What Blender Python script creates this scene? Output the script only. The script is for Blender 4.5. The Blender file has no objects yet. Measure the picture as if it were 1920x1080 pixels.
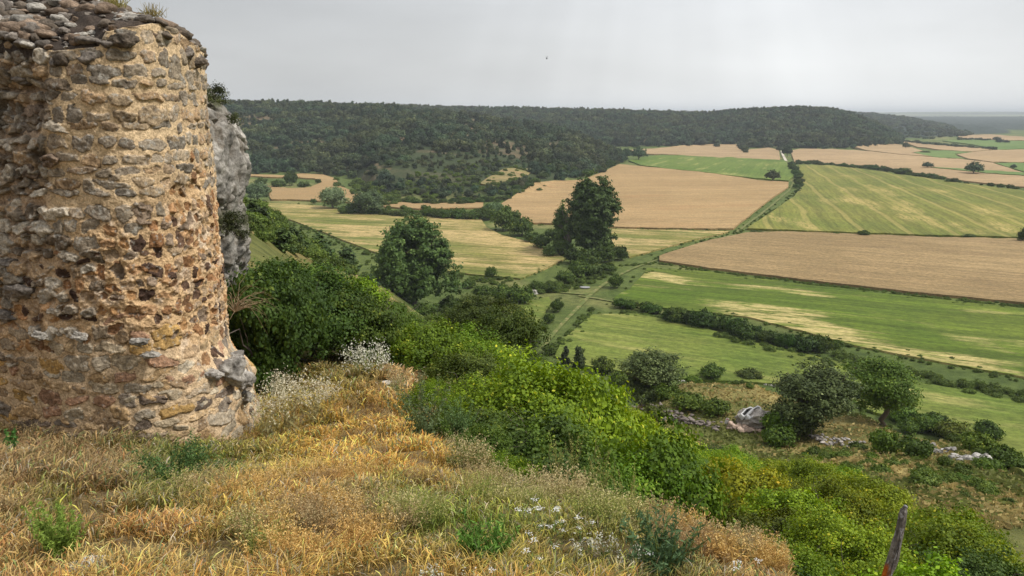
import bpy, math, random
import numpy as np
from mathutils import Vector
from mathutils.geometry import delaunay_2d_cdt
random.seed(7); RNG = np.random.default_rng(7)
S = bpy.context.scene
COL = S.collection
# ------------------------------------------------------------------ camera, light, exposure
F = 1423.0; PITCH = math.radians(12.9); CP, SP = math.cos(PITCH), math.sin(PITCH)
cam = bpy.data.objects.new('camera', bpy.data.cameras.new('camera')); COL.objects.link(cam)
cam.location = (0, 0, 0); cam.rotation_euler = (math.pi/2 - PITCH, 0, 0)
cam.data.sensor_width = 36; cam.data.lens = 36*F/1920; cam.data.clip_start = .05; cam.data.clip_end = 60000
S.camera = cam
SUN_EL, SUN_AZ = math.radians(50), math.radians(100)      # azimuth measured from +Y towards +X
W = bpy.data.worlds.new("World"); S.world = W; W.use_nodes = True
def world():
    nt = W.node_tree; N = nt.nodes; L = nt.links; N.clear()
    out = N.new('ShaderNodeOutputWorld'); bg = N.new('ShaderNodeBackground'); L.new(bg.outputs[0], out.inputs[0])
    sky = N.new('ShaderNodeTexSky'); sky.sky_type = 'NISHITA'; sky.sun_disc = False
    sky.sun_elevation = SUN_EL; sky.sun_rotation = SUN_AZ; sky.dust_density = 4
    tc = N.new('ShaderNodeTexCoord'); sep = N.new('ShaderNodeSeparateXYZ'); L.new(tc.outputs['Generated'], sep.inputs[0])
    def M(op, a, b=None, c=None):
        m = N.new('ShaderNodeMath'); m.operation = op
        for i, v in enumerate((a, b, c)):
            if v is None: continue
            if isinstance(v, (int, float)): m.inputs[i].default_value = v
            else: L.new(v, m.inputs[i])
        return m.outputs[0]
    # cloud layer: grey by elevation
    el = N.new('ShaderNodeValToRGB'); L.new(sep.outputs[2], el.inputs[0])
    cr = el.color_ramp; cr.elements[0].position = 0; cr.elements[0].color = (.64,.645,.64,1)
    cr.elements[1].position = 1; cr.elements[1].color = (.92,.93,.96,1)
    for p, c in ((.04,(.575,.583,.58,1)),(.16,(.51,.525,.54,1)),(.45,(.62,.64,.67,1))):
        e = cr.elements.new(p); e.color = c
    az = M('ARCTAN2', sep.outputs[0], sep.outputs[1])
    # brighter cloud towards the veiled sun
    g = M('SUBTRACT', az, .36); g = M('MULTIPLY', g, g); g = M('MULTIPLY', g, -5.0); g = M('EXPONENT', g)
    # rays fanning from a gap in the cloud above the frame
    fx = M('SUBTRACT', az, .19); fy = M('SUBTRACT', .62, sep.outputs[2]); ang = M('DIVIDE', fx, fy)
    cmb = N.new('ShaderNodeCombineXYZ'); L.new(ang, cmb.inputs[0])
    nz = N.new('ShaderNodeTexNoise'); nz.inputs['Scale'].default_value = 5.5; nz.inputs['Detail'].default_value = 2; L.new(cmb.outputs[0], nz.inputs[0])
    ray = M('SUBTRACT', nz.outputs[0], .5); ray = M('MULTIPLY', ray, .55)
    m = M('MULTIPLY', ang, ang); m = M('MULTIPLY', m, -6.0); m = M('EXPONENT', m); ray = M('MULTIPLY', ray, m)
    cl = N.new('ShaderNodeTexNoise'); cl.inputs['Scale'].default_value = 2.2; cl.inputs['Detail'].default_value = 5
    mp = N.new('ShaderNodeMapping'); mp.inputs['Scale'].default_value = (1,1,4.5); L.new(tc.outputs['Generated'], mp.inputs[0]); L.new(mp.outputs[0], cl.inputs[0])
    c2 = M('SUBTRACT', cl.outputs[0], .5); c2 = M('MULTIPLY', c2, .62)
    f = M('MULTIPLY', g, .62); f = M('ADD', f, .93); f = M('ADD', f, ray); f = M('ADD', f, c2)
    vm = N.new('ShaderNodeVectorMath'); vm.operation = 'SCALE'; L.new(el.outputs[0], vm.inputs[0]); L.new(f, vm.inputs['Scale'])
    sc = N.new('ShaderNodeVectorMath'); sc.operation = 'SCALE'; L.new(sky.outputs[0], sc.inputs[0]); sc.inputs['Scale'].default_value = .10
    mix = N.new('ShaderNodeMix'); mix.data_type = 'RGBA'; mix.inputs[0].default_value = .95
    L.new(sc.outputs[0], mix.inputs[6]); L.new(vm.outputs[0], mix.inputs[7]); L.new(mix.outputs[2], bg.inputs[0]); bg.inputs[1].default_value = 1.0
world()
sl = bpy.data.lights.new('sun', 'SUN'); sl.energy = 3.3; sl.angle = math.radians(10); sl.color = (1, .96, .90)
sun = bpy.data.objects.new('sun', sl); COL.objects.link(sun)
sd = Vector((math.sin(SUN_AZ)*math.cos(SUN_EL), math.cos(SUN_AZ)*math.cos(SUN_EL), math.sin(SUN_EL)))
sun.rotation_euler = sd.to_track_quat('Z', 'Y').to_euler()
S.view_settings.view_transform = 'Standard'; S.view_settings.look = 'None'; S.view_settings.exposure = .1; S.view_settings.gamma = 1
S.render.engine = 'CYCLES'; S.cycles.max_bounces = 5; S.cycles.diffuse_bounces = 3; S.cycles.glossy_bounces = 1
S.cycles.transmission_bounces = 3; S.cycles.transparent_max_bounces = 4; S.cycles.volume_bounces = 0
S.cycles.use_denoising = True

# ------------------------------------------------------------------ helpers
def tag(o, label=None, cat=None, group=None, kind=None):
    if label: o['label'] = label
    if cat: o['category'] = cat
    if group: o['group'] = group
    if kind: o['kind'] = kind
    return o
def empty(name, loc, rz=0):
    o = bpy.data.objects.new(name, None); COL.objects.link(o); o.location = loc; o.rotation_euler = (0, 0, rz); o.empty_display_size = .1
    return o
def meshdata(name, V, Fc, mat=None, attrs=None, smooth=True):
    """V (n,3), Fc (m,k) int array of quads or tris; attrs name -> (n,) floats or (n,3) colours"""
    V = np.asarray(V, np.float32); Fc = np.asarray(Fc, np.int32); k = Fc.shape[1]
    me = bpy.data.meshes.new(name); me.vertices.add(len(V)); me.vertices.foreach_set('co', V.ravel())
    me.loops.add(Fc.size); me.loops.foreach_set('vertex_index', Fc.ravel())
    me.polygons.add(len(Fc)); me.polygons.foreach_set('loop_start', np.arange(0, Fc.size, k, dtype=np.int32))
    me.polygons.foreach_set('use_smooth', np.full(len(Fc), smooth))
    for n, a in (attrs or {}).items():
        a = np.asarray(a, np.float32)
        if a.ndim == 1:
            at = me.attributes.new(n, 'FLOAT', 'POINT'); at.data.foreach_set('value', a)
        else:
            at = me.attributes.new(n, 'FLOAT_COLOR', 'POINT'); at.data.foreach_set('color', np.concatenate([a, np.ones((len(a),1),np.float32)],1).ravel())
    me.update(calc_edges=True); me.validate()
    if mat: me.materials.append(mat)
    return me
def obj(name, me, parent=None, loc=(0,0,0), rz=0, s=None, color=None):
    o = bpy.data.objects.new(name, me); COL.objects.link(o); o.location = loc; o.rotation_euler = (0,0,rz)
    if parent: o.parent = parent
    if s is not None: o.scale = (s,s,s) if isinstance(s, (int,float)) else s
    if color: o.color = (*color, 1)
    return o
def joinmeshes(parts):
    Vs, Fs, n = [], [], 0
    for V, Fc in parts: Vs.append(V); Fs.append(np.asarray(Fc)+n); n += len(V)
    return np.concatenate(Vs), np.concatenate(Fs)
def grid_faces(nu, nv, wrap=False):
    i, j = np.meshgrid(np.arange(nu if wrap else nu-1), np.arange(nv-1), indexing='ij'); i2 = (i+1) % nu
    return np.stack([i*nv+j, i2*nv+j, i2*nv+j+1, i*nv+j+1], -1).reshape(-1, 4)
def _h(ix, iy, iz, seed):
    n = (ix*374761393 + iy*668265263 + iz*2147483647 % 1000003*1274126177 + seed*974634777) & 0xffffffff
    n = ((n ^ (n >> 13))*1274126177) & 0xffffffff
    return ((n ^ (n >> 16)) & 0xffff)/65535.0
def vnoise(x, y, z=0, seed=0):
    x = np.asarray(x, float); y = np.asarray(y, float); z = np.zeros_like(x)+z
    xi = np.floor(x).astype(np.int64); yi = np.floor(y).astype(np.int64); zi = np.floor(z).astype(np.int64)
    fx, fy, fz = x-xi, y-yi, z-zi; fx = fx*fx*(3-2*fx); fy = fy*fy*(3-2*fy); fz = fz*fz*(3-2*fz); r = 0
    for dz in (0,1):
        for dy in (0,1):
            for dx in (0,1):
                r = r + _h(xi+dx, yi+dy, zi+dz, seed)*(fx if dx else 1-fx)*(fy if dy else 1-fy)*(fz if dz else 1-fz)
    return r
def fbm(x, y, z=0, seed=0, oct=4, gain=.5):
    a, s, t = 1, 0, 0
    for o in range(oct):
        s = s + a*(vnoise(np.asarray(x)*2**o, np.asarray(y)*2**o, np.asarray(z)*2**o, seed+o*17)-.5); t += a; a *= gain
    return s/t*2          # about -1..1
def sstep(a, b, x): t = np.clip((x-a)/(b-a), 0, 1); return t*t*(3-2*t)
def ratio(py):            # z/y of the picture row py for a ray (any column)
    c = (540-np.asarray(py, float))/F
    return (c*CP-SP)/(CP+c*SP)
def kk(px, py):           # x/y of a picture point
    c = (540-np.asarray(py, float))/F
    return ((np.asarray(px, float)-960)/F)/(CP+c*SP)
def project(x, y, z):
    d = y*CP - z*SP; u = z*CP + y*SP
    d = np.where(np.abs(d) < 1e-3, 1e-3, d)
    return 960+F*x/d, 540-F*u/d
def inpoly(px, py, poly):
    px = np.asarray(px); py = np.asarray(py); ins = np.zeros(px.shape, bool); n = len(poly); j = n-1
    for i in range(n):
        xi, yi = poly[i]; xj, yj = poly[j]
        c = ((yi > py) != (yj > py)) & (px < (xj-xi)*(py-yi)/(yj-yi+1e-12)+xi); ins ^= c; j = i
    return ins
# ------------------------------------------------------------------ terrain height
VAL = -43.0
GC = [  # ground seen in the picture: column, row, metres forward
 (0,1080,2.8),(500,1080,2.8),(1000,1080,2.8),(1300,1080,3.0),(1480,1080,3.6),
 (0,950,3.9),(500,950,4.1),(800,960,4.0),(0,900,5.2),(500,900,5.4),(750,900,5.6),
 (0,802,8.25),(150,818,8.05),(300,835,8.0),(475,810,9.3),(620,800,10),(720,700,14),(850,850,8.2),(930,920,6.0),(1200,1000,4.4),
 (560,700,16),(650,690,15.5),(800,740,13),
 (600,860,41/5.),
 (1600,860,42),(1850,900,36),(1920,930,33),(1750,880,39),
 (1400,795,56),(1500,815,55),(1640,790,62),(1300,770,60),(1280,722,68),(1420,722,70),(1550,775,60),(1800,830,50),(1900,860,52),(1700,830,53),
 (650,500,115),(560,455,118),(480,410,112),(560,500,60),(840,615,35),(900,640,32),(700,590,36),(930,655,28)]
GX = [  # further ground given directly: column, metres forward, height
 (1100,7.5,-5.0),(1000,9,-5.4),(950,12,-6.3),(1300,6.5,-5.0),(1500,5,-3.9),(1680,4.7,-3.75),(1850,4.5,-3.9),(1950,7,-5.8),
 (1300,10,-6.9),(1100,14,-8.2),(1500,10,-7.2),(1700,10,-7.2),(1300,20,-11.6),(1500,20,-11.8),(1700,20,-12),(1900,20,-12.4),
 (1100,25,-12),(1300,32,-15.5),(1500,32,-16.5),(1700,30,-15.8),(900,20,-7.8),(1100,45,-20.5),(1250,50,-22.5),(1400,46,-22),
 (1000,60,-25),(1000,100,-39),(1150,95,-40),(1300,90,-35),(1400,95,-40),(1600,75,-32),(1600,100,-44),(1750,70,-33),(1920,70,-34),(1920,88,-43),(1300,118,-45),
 (800,60,-19),(800,100,-31),(775,158,-40.5),(700,80,-20.5),(620,40,-9.5),(620,25,-7.5),(500,25,-6.2),(440,15,-5.8),(300,14,-4.5),
 (560,160,-31),(480,200,-30),(700,180,-39),(900,130,-41),(400,100,-9)]
XYZ = [(0,0,-1.65),(1.5,0,-1.75),(-1.5,0,-1.6),(0,-3,-1.5),(-10,-10,0),(10,-10,-5),(30,-10,-15),(-30,0,2),(-12,6,-2.4),(-20,15,-2),(-30,30,-5),(-60,60,-12),(-70,110,-18),(60,20,-24),(100,40,-43),(-90,-90,-20),(90,-90,-43),
 (0,-40,-4),(-120,30,-25),(-150,120,-36)]
pts = []
for px, py, y in GC: pts.append((float(kk(px,py))*y, y, float(ratio(py))*y))
for px, y, z in GX: pts.append(((px-960)/1400*y, y, z))
pts += XYZ
for a in range(0, 360, 24): pts.append((420*math.sin(math.radians(a)), 420*math.cos(math.radians(a)), -62)); pts.append((230*math.sin(math.radians(a+12)), 230*math.cos(math.radians(a+12)), -52))
PT = np.array(pts)
def lp(x, y):
    r = np.hypot(x, y); s = np.log1p(r/3.0)/np.maximum(r, 1e-6); return x*s, y*s
def tps_fit(P):
    X = np.stack(lp(P[:,0], P[:,1]), 1); n = len(X); d = np.linalg.norm(X[:,None]-X[None], axis=2)
    K = np.where(d > 0, d*d*np.log(d+1e-12), 0) + np.eye(n)*2e-3
    A = np.zeros((n+3, n+3)); A[:n,:n] = K; Pm = np.c_[np.ones(n), X]; A[:n,n:] = Pm; A[n:,:n] = Pm.T
    return X, np.linalg.solve(A, np.r_[P[:,2], 0, 0, 0])
TX, TW = tps_fit(PT)
# hill layers: foot and crest lines by picture column; foot/crest forward distance, crest row
def col_k(px): return (np.asarray(px, float)-960)/1460
LAYERS = [
 dict(foot=[(-400,560),(300,560),(600,545),(660,520),(700,392),(760,378),(950,382),(1020,440),(1100,540),(1150,650),(1172,700)],
      crest=[(-400,188,950),(430,197,950),(600,199,940),(700,203,930),(800,211,900),(900,226,870),(1000,239,850),(1060,251,800),(1110,270,760),(1140,285,730),(1172,299,720)], back=260, p=.95),
 dict(foot=[(-400,1100),(700,1000),(1150,985),(1250,1010),(1380,1060),(1440,985),(1600,990),(1650,1020),(1700,1120)],
      crest=[(-400,188,1500),(780,204,1450),(830,206,1450),(900,207,1450),(1000,209,1450),(1100,211,1430),(1200,214,1420),(1280,217,1420),(1330,217,1400),(1400,211,1380),(1500,207,1350),(1560,211,1320),(1600,220,1290),(1650,241,1240),(1700,269,1180)], back=900, p=.8),
 dict(foot=[(1400,1500),(1680,1350),(1800,1450),(1830,1500)],
      crest=[(1400,215,2600),(1590,213,2500),(1640,215,2450),(1700,222,2350),(1760,234,2150),(1800,243,1900),(1830,252,1650)], back=1500, p=.8),
 dict(foot=[(1700,1560),(1830,1560),(1905,1640)],
      crest=[(1700,238,2300),(1770,234,2300),(1800,232.5,2300),(1840,236,2200),(1880,244,1900),(1905,251,1720)], back=600, p=.8),
 dict(foot=[(-400,3300),(1600,2500),(1800,2300),(1920,2050),(2400,2000)], crest=[(-400,219,5200),(1600,220,4600),(1750,219,4400),(2400,218.5,4400)], back=1500, p=.7),
 dict(foot=[(-400,5600),(2400,5200)], crest=[(-400,214,9000),(1500,213,9000),(1640,211,9000),(1760,209.5,9000),(2400,209,9000)], back=9000, p=.8)]
for Ly in LAYERS:
    Ly['fk'] = col_k([a[0] for a in Ly['foot']]); Ly['fd'] = np.array([a[1] for a in Ly['foot']], float)
    c = Ly['crest']; Ly['ck'] = col_k([a[0] for a in c]); Ly['cd'] = np.array([a[2] for a in c], float)
    Ly['cz'] = ratio([a[1] for a in c])*Ly['cd']
def layer_h(Ly, x, y):
    yy = np.maximum(y, 1.0); k = x/yy
    fd = np.interp(k, Ly['fk'], Ly['fd']); cd = np.interp(k, Ly['ck'], Ly['cd']); cz = np.interp(k, Ly['ck'], Ly['cz'])
    out = (k > Ly['ck'][-1]+.004) | (k < Ly['ck'][0]-.3) | (k > 2)
    s = np.clip((y-fd)/np.maximum(cd-fd, 1), 0, 1); rise = s**Ly['p']; rise = rise*(1-.0*s)
    h = (cz-VAL)*rise
    b = np.clip((y-cd)/Ly['back'], 0, 1); h = h*(1-b*b*(3-2*b)*.6)
    h = np.where((y < fd) | out | (y <= 1), 0, h)
    return h
def hills(x, y):
    m = np.zeros_like(x); idx = np.full(x.shape, -1)
    for i, Ly in enumerate(LAYERS):
        h = layer_h(Ly, x, y); idx = np.where(h > m+.3, i, idx); m = np.maximum(m, h)
    # uneven ground on the slopes
    m = m*(1+.10*fbm(x/160, y/160, 0, 5, 3)*sstep(0, 12, m)*(m < 40)) 
    return m, idx
_GA = np.linspace(-math.pi, math.pi, 721); _GL = np.linspace(0, math.log1p(420/.5), 420); _GZ = []
def castle(x, y):
    if not _GZ:
        A, Lr = np.meshgrid(_GA, _GL, indexing='ij'); R = np.expm1(Lr)*.5; _GZ.append(castle_exact(R*np.sin(A), R*np.cos(A)))
    Z = _GZ[0]; a = (np.arctan2(x, y)+math.pi)/(2*math.pi)*720; l = np.clip(np.log1p(np.hypot(x, y)/.5)/_GL[-1]*419, 0, 418.999)
    i = np.clip(a.astype(int), 0, 719); j = l.astype(int); fa = a-i; fl = l-j
    return (Z[i,j]*(1-fa)+Z[i+1,j]*fa)*(1-fl)+(Z[i,j+1]*(1-fa)+Z[i+1,j+1]*fa)*fl
def castle_exact(x, y):
    X = np.stack(lp(x, y), -1).reshape(-1, 2); out = np.empty(len(X)); B = 20000
    for i in range(0, len(X), B):
        q = X[i:i+B]; d2 = ((q[:,None]-TX[None])**2).sum(2); K = .5*d2*np.log(d2+1e-18)
        out[i:i+B] = K@TW[:-3] + TW[-3] + q@TW[-2:]
    return out.reshape(x.shape)
def smax(a, b, k):
    h = np.clip(.5+.5*(a-b)/k, 0, 1); return b*(1-h)+a*h+k*h*(1-h)
def height(x, y, detail=True):
    x = np.atleast_1d(np.asarray(x, float)); y = np.atleast_1d(np.asarray(y, float)); r = np.hypot(x, y)
    hl, _ = hills(x, y); base = VAL+hl
    far = r > 400
    c = np.full(x.shape, -90.); m = ~far
    if m.any(): c[m] = castle(x[m], y[m])
    c = np.where(r > 200, c-(r-200)*.3, c)
    z = np.where(c < base-6, base, smax(c, base, 4.0))
    if detail:
        a = np.clip(r*.012, .03, .35)*sstep(VAL+.5, VAL+5, z)
        z = z + a*fbm(x/np.maximum(.9, 1.8), y/1.8, 0, 3, 3)*np.where(hl > 1, 1.0, 1.0) + .25*fbm(x/25, y/25, 0, 9, 2)*sstep(30, 120, r)
    return z
def gz(x, y): return float(height(x, y)[0])
_rs = np.concatenate([np.geomspace(1.5, 400, 700), np.geomspace(401, 16000, 900)])
_cache = {}
def at(px, py, skip=0):
    """the ground point seen at a picture position (first hit beyond skip metres)"""
    k, t = float(kk(px, py)), float(ratio(py)); n = math.sqrt(1+k*k)
    ys = _rs/n; ys = ys[ys > skip]; z = height(ys*k, ys, False); d = ys*t - z
    i = np.argmax(d < 0)
    if not (d < 0).any(): y = 12000.
    elif i == 0: y = ys[0]
    else: y = ys[i-1]+(ys[i]-ys[i-1])*d[i-1]/(d[i-1]-d[i])
    return Vector((k*y, y, gz(k*y, y)))
def atmany(P, skip=0): return [at(a, b, skip) for a, b in P]

# ------------------------------------------------------------------ materials
def nodes(m):
    m.use_nodes = True; nt = m.node_tree; nt.nodes.clear(); return nt, nt.nodes, nt.links
class G:
    def __init__(s, name):
        s.m = bpy.data.materials.new(name); s.nt, s.N, s.L = nodes(s.m)
        s.out = s.N.new('ShaderNodeOutputMaterial'); s.b = s.N.new('ShaderNodeBsdfPrincipled'); s.L.new(s.b.outputs[0], s.out.inputs[0])
        s.b.inputs['Roughness'].default_value = .9; s.b.inputs['Specular IOR Level'].default_value = .2
        s.tc = s.N.new('ShaderNodeTexCoord'); s.geo = s.N.new('ShaderNodeNewGeometry')
    def noise(s, scale, vec=None, detail=4, rough=.55, dist=0):
        n = s.N.new('ShaderNodeTexNoise'); n.inputs['Scale'].default_value = scale; n.inputs['Detail'].default_value = detail
        n.inputs['Roughness'].default_value = rough; n.inputs['Distortion'].default_value = dist
        s.L.new(vec or s.geo.outputs['Position'], n.inputs['Vector']); return n.outputs[0]
    def mapping(s, scale=(1,1,1), rz=0, vec=None, loc=(0,0,0)):
        m = s.N.new('ShaderNodeMapping'); m.vector_type = 'POINT'; m.inputs['Rotation'].default_value = (0,0,0); m.inputs['Scale'].default_value = (1,1,1)
        m.inputs['Rotation'].default_value = (0,0,rz); s.L.new(vec or s.geo.outputs['Position'], m.inputs[0])
        m2 = s.N.new('ShaderNodeMapping'); m2.inputs['Scale'].default_value = scale; m2.inputs['Location'].default_value = loc; s.L.new(m.outputs[0], m2.inputs[0]); return m2.outputs[0]
    def math(s, op, a, b=None, clamp=False):
        m = s.N.new('ShaderNodeMath'); m.operation = op; m.use_clamp = clamp
        for i, v in enumerate((a, b)):
            if v is None: continue
            if isinstance(v, (int, float)): m.inputs[i].default_value = v
            else: s.L.new(v, m.inputs[i])
        return m.outputs[0]
    def rng(s, v, a, b, c=0, d=1):
        m = s.N.new('ShaderNodeMapRange'); m.interpolation_type = 'SMOOTHSTEP'; s.L.new(v, m.inputs[0])
        for i, q in enumerate((a,b,c,d)): m.inputs[i+1].default_value = q
        return m.outputs[0]
    def mix(s, f, a, b, mode='MIX'):
        m = s.N.new('ShaderNodeMix'); m.data_type = 'RGBA'; m.blend_type = mode
        for i, v in ((0,f),(6,a),(7,b)):
            if isinstance(v, (int,float)): m.inputs[i].default_value = v
            elif isinstance(v, tuple): m.inputs[i].default_value = (*v, 1)
            else: s.L.new(v, m.inputs[i])
        return m.outputs[2]
    def attr(s, name, col=False):
        a = s.N.new('ShaderNodeAttribute'); a.attribute_name = name; return a.outputs['Color' if col else 'Fac']
    def bump(s, h, strength=.5, dist=.1):
        b = s.N.new('ShaderNodeBump'); b.inputs['Strength'].default_value = strength; b.inputs['Distance'].default_value = dist
        s.L.new(h, b.inputs['Height']); s.L.new(b.outputs[0], s.b.inputs['Normal'])
    def done(s, c):
        if isinstance(c, tuple): s.b.inputs['Base Color'].default_value = (*c, 1)
        else: s.L.new(c, s.b.inputs['Base Color'])
        return s.m
def leafmat(name, a, b, c=None, trans=.3, objcol=True):
    g = G(name); t = g.attr('tint'); col = g.mix(t, a, b)
    if c: col = g.mix(g.rng(t, .86, .97), col, c)
    if objcol:
        oi = g.N.new('ShaderNodeObjectInfo'); col = g.mix(1.0, col, oi.outputs['Color'], 'MULTIPLY')
        far = name.startswith('far'); rv = g.N.new('ShaderNodeMapRange'); g.L.new(oi.outputs['Random'], rv.inputs[0]); rv.inputs[3].default_value = .5 if far else .72; rv.inputs[4].default_value = 1.55 if far else 1.3
        if far:
            col = g.mix(g.rng(g.noise(.02, detail=4), .38, .62), g.mix(1.0, col, (1.25,1.05,.85), 'MULTIPLY'), g.mix(1.0, col, (.75,.92,.95), 'MULTIPLY'))
        hs = g.N.new('ShaderNodeHueSaturation'); g.L.new(col, hs.inputs['Color']); g.L.new(rv.outputs[0], hs.inputs['Value']); col = hs.outputs[0]
    g.b.inputs['Roughness'].default_value = .65; g.b.inputs['Specular IOR Level'].default_value = .25
    tr = g.N.new('ShaderNodeBsdfTranslucent'); g.L.new(g.mix(1.0, col, (1.25,1.2,.5), 'MULTIPLY'), tr.inputs[0])
    mx = g.N.new('ShaderNodeMixShader'); mx.inputs[0].default_value = trans; g.done(col)
    g.L.new(g.b.outputs[0], mx.inputs[1]); g.L.new(tr.outputs[0], mx.inputs[2]); g.L.new(mx.outputs[0], g.out.inputs[0])
    return g.m
def barkmat(name, a=(.09,.07,.055), b=(.2,.17,.14)):
    g = G(name); n = g.noise(9, g.mapping((6,6,1), vec=g.tc.outputs['Object']), 5); g.bump(n, .7, .03); return g.done(g.mix(n, a, b))
M_bark = barkmat('bark')
M_thick = leafmat('thicket leaves', (.075,.13,.010), (.29,.39,.020), (.54,.52,.05), .27)
M_dkbush = leafmat('dark bush leaves', (.045,.080,.014), (.15,.21,.032), (.27,.30,.05), .22)
M_oak = leafmat('holm oak leaves', (.034,.050,.018), (.125,.15,.052), (.32,.34,.18), .15)
M_poplar = leafmat('poplar leaves', (.035,.068,.018), (.115,.175,.042), (.18,.25,.08), .28)
M_far = leafmat('far oak leaves', (.030,.050,.024), (.075,.105,.045), (.13,.155,.07), .12)
M_willow = leafmat('willow leaves', (.12,.17,.08), (.22,.28,.14), (.3,.34,.2), .25)
M_grass = leafmat('dry grass', (0,0,0), (1,1,1), None, .3, False)
# grass uses a colour attribute
def grassmat():
    g = G('meadow grass'); col = g.attr('col', True); g.b.inputs['Roughness'].default_value = .6
    tr = g.N.new('ShaderNodeBsdfTranslucent'); g.L.new(col, tr.inputs[0]); mx = g.N.new('ShaderNodeMixShader'); mx.inputs[0].default_value = .35
    g.done(col); g.L.new(g.b.outputs[0], mx.inputs[1]); g.L.new(tr.outputs[0], mx.inputs[2]); g.L.new(mx.outputs[0], g.out.inputs[0]); return g.m
M_grass = grassmat()
def terrainmat():
    g = G('ground'); col = g.attr('col', True)
    n1 = g.noise(.35, detail=8, rough=.7); n2 = g.noise(.03, detail=5); n3 = g.noise(9, detail=4)
    c = g.mix(1.0, col, g.mix(g.rng(n1, .3, .7), (.62,.66,.55), (1.35,1.3,1.25)), 'MULTIPLY')
    c = g.mix(1.0, c, g.mix(g.rng(n2, .35, .65), (.82,.88,.8), (1.15,1.1,1.1)), 'MULTIPLY')
    c = g.mix(1.0, c, g.mix(n3, (.75,.75,.75), (1.25,1.25,1.25)), 'MULTIPLY')
    g.bump(g.math('ADD', g.noise(1.2, detail=8, rough=.7), n3), .8, .25); return g.done(c)
M_ground = terrainmat()
def cropmat(name, base, alt, straw, rows, rdir, patch=.02, straw_lo=.6, straw_hi=.75, streak=(.004,.06), tram=None, tramw=.5, seed=0, warp=0, stripe=0):
    """crop: base/alt tint patches, straw-coloured streaks and drilled rows along direction rdir (radians from +X)"""
    g = G(name); v = g.mapping((1,1,1), -rdir, loc=(seed*31.7, seed*17.3, 0))
    if warp:
        wn = g.noise(.012, detail=2); sx = g.N.new('ShaderNodeVectorMath'); sx.operation = 'SCALE'; 
        cb = g.N.new('ShaderNodeCombineXYZ'); g.L.new(g.math('MULTIPLY', wn, warp), cb.inputs[1])
        ad = g.N.new('ShaderNodeVectorMath'); g.L.new(v, ad.inputs[0]); g.L.new(cb.outputs[0], ad.inputs[1]); v = ad.outputs[0]
    def sc(s):
        m = g.N.new('ShaderNodeMapping'); m.inputs['Scale'].default_value = s; g.L.new(v, m.inputs[0]); return m.outputs[0]
    p = g.noise(patch, v, 6, .6); c = g.mix(g.rng(p, .35, .65), base, alt)
    fine = g.noise(1.0, sc((rows*.12, rows, 1)), 3, .6)
    c = g.mix(1.0, c, g.mix(g.rng(fine, .3, .7), (.80,.82,.78), (1.18,1.16,1.14)), 'MULTIPLY')
    if stripe:
        st = g.noise(1.0, sc((.003, .38, 1)), 3, .7); c = g.mix(g.rng(st, .38, .62), g.mix(1.0, c, (1-stripe*.55,)*3, 'MULTIPLY'), c)
    if straw:
        a = g.noise(1.0, sc((streak[0], streak[1], 1)), 5, .65); b = g.noise(.035, v, 4)
        s = g.math('ADD', g.math('MULTIPLY', a, .62), g.math('MULTIPLY', b, .38))
        s = g.math('ADD', s, g.math('MULTIPLY', g.attr('straw'), .16)); f = g.rng(s, straw_lo, straw_hi); br = g.rng(g.noise(1.0, sc((.16,.9,1)), 6, .75), .38, .56)
        c = g.mix(g.math('MULTIPLY', f, br), c, straw)
    if tram:
        wv = g.N.new('ShaderNodeTexWave'); wv.wave_type = 'BANDS'; wv.bands_direction = 'Y'; wv.inputs['Scale'].default_value = 6.2832/20/tram*1.0
        wv.inputs['Distortion'].default_value = 0; g.L.new(v, wv.inputs[0])
        c = g.mix(g.math('MULTIPLY', g.rng(wv.outputs[1], .93, .99), tramw), c, straw or (.3,.25,.12))
    n = g.noise(.9, detail=9, rough=.8); c = g.mix(1.0, c, g.mix(g.rng(n, .32, .68), (.66,.68,.62), (1.28,1.26,1.24)), 'MULTIPLY')
    g.bump(g.math('ADD', fine, n), .6, .2); return g.done(c)
WH = (.35,.235,.112); WH2 = (.42,.285,.14)
M_wheatA = cropmat('ripe wheat', WH, WH2, (.34,.20,.09), 1.2, .15, .012, .50, .68, (.01,.08), seed=1, stripe=.30, tram=18, tramw=.35)
M_wheatB = cropmat('ripe wheat brown', (.275,.19,.09), (.345,.242,.12), (.20,.135,.065), 1.2, -.5, .015, .46, .66, (.006,.1), seed=2, stripe=.30)
M_wheatF = cropmat('far wheat', (.37,.255,.14), (.43,.30,.17), (.29,.20,.11), .6, .1, .006, .45, .65, (.004,.03), seed=3, stripe=.2)
M_green = cropmat('green crop', (.09,.155,.020), (.14,.195,.032), (.36,.34,.11), .8, 1.2, .01, .52, .66, (.01,.12), seed=4, stripe=.3)
M_yelgr = cropmat('ripening barley', (.15,.175,.03), (.22,.215,.045), (.44,.34,.12), .9, 1.30, .02, .50, .68, (.010,.10), tram=16, tramw=.35, seed=5, warp=7, stripe=.5)
M_bright = cropmat('young green crop', (.09,.145,.012), (.145,.19,.022), (.47,.38,.16), .9, -.42, .02, .46, .58, (.012,.13), seed=6, warp=5, stripe=.6)
M_lower = cropmat('pale green crop', (.115,.165,.026), (.175,.21,.04), (.36,.33,.11), .9, -.5, .05, .50, .68, (.03,.16), seed=7, stripe=.35)
M_left = cropmat('cut hay meadow', (.13,.165,.030), (.20,.19,.045), (.50,.36,.165), .7, -.30, .02, .40, .54, (.008,.10), tram=6, tramw=.25, seed=8, warp=6, stripe=.45)
M_dryf = cropmat('dry clearing', (.20,.17,.07), (.30,.21,.10), (.17,.18,.05), .5, .3, .05, .5, .6, (.05,.1), seed=12)
M_farg = cropmat('far green crop', (.10,.17,.04), (.14,.20,.055), (.28,.28,.10), .5, .3, .006, .62, .8, seed=9)

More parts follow.
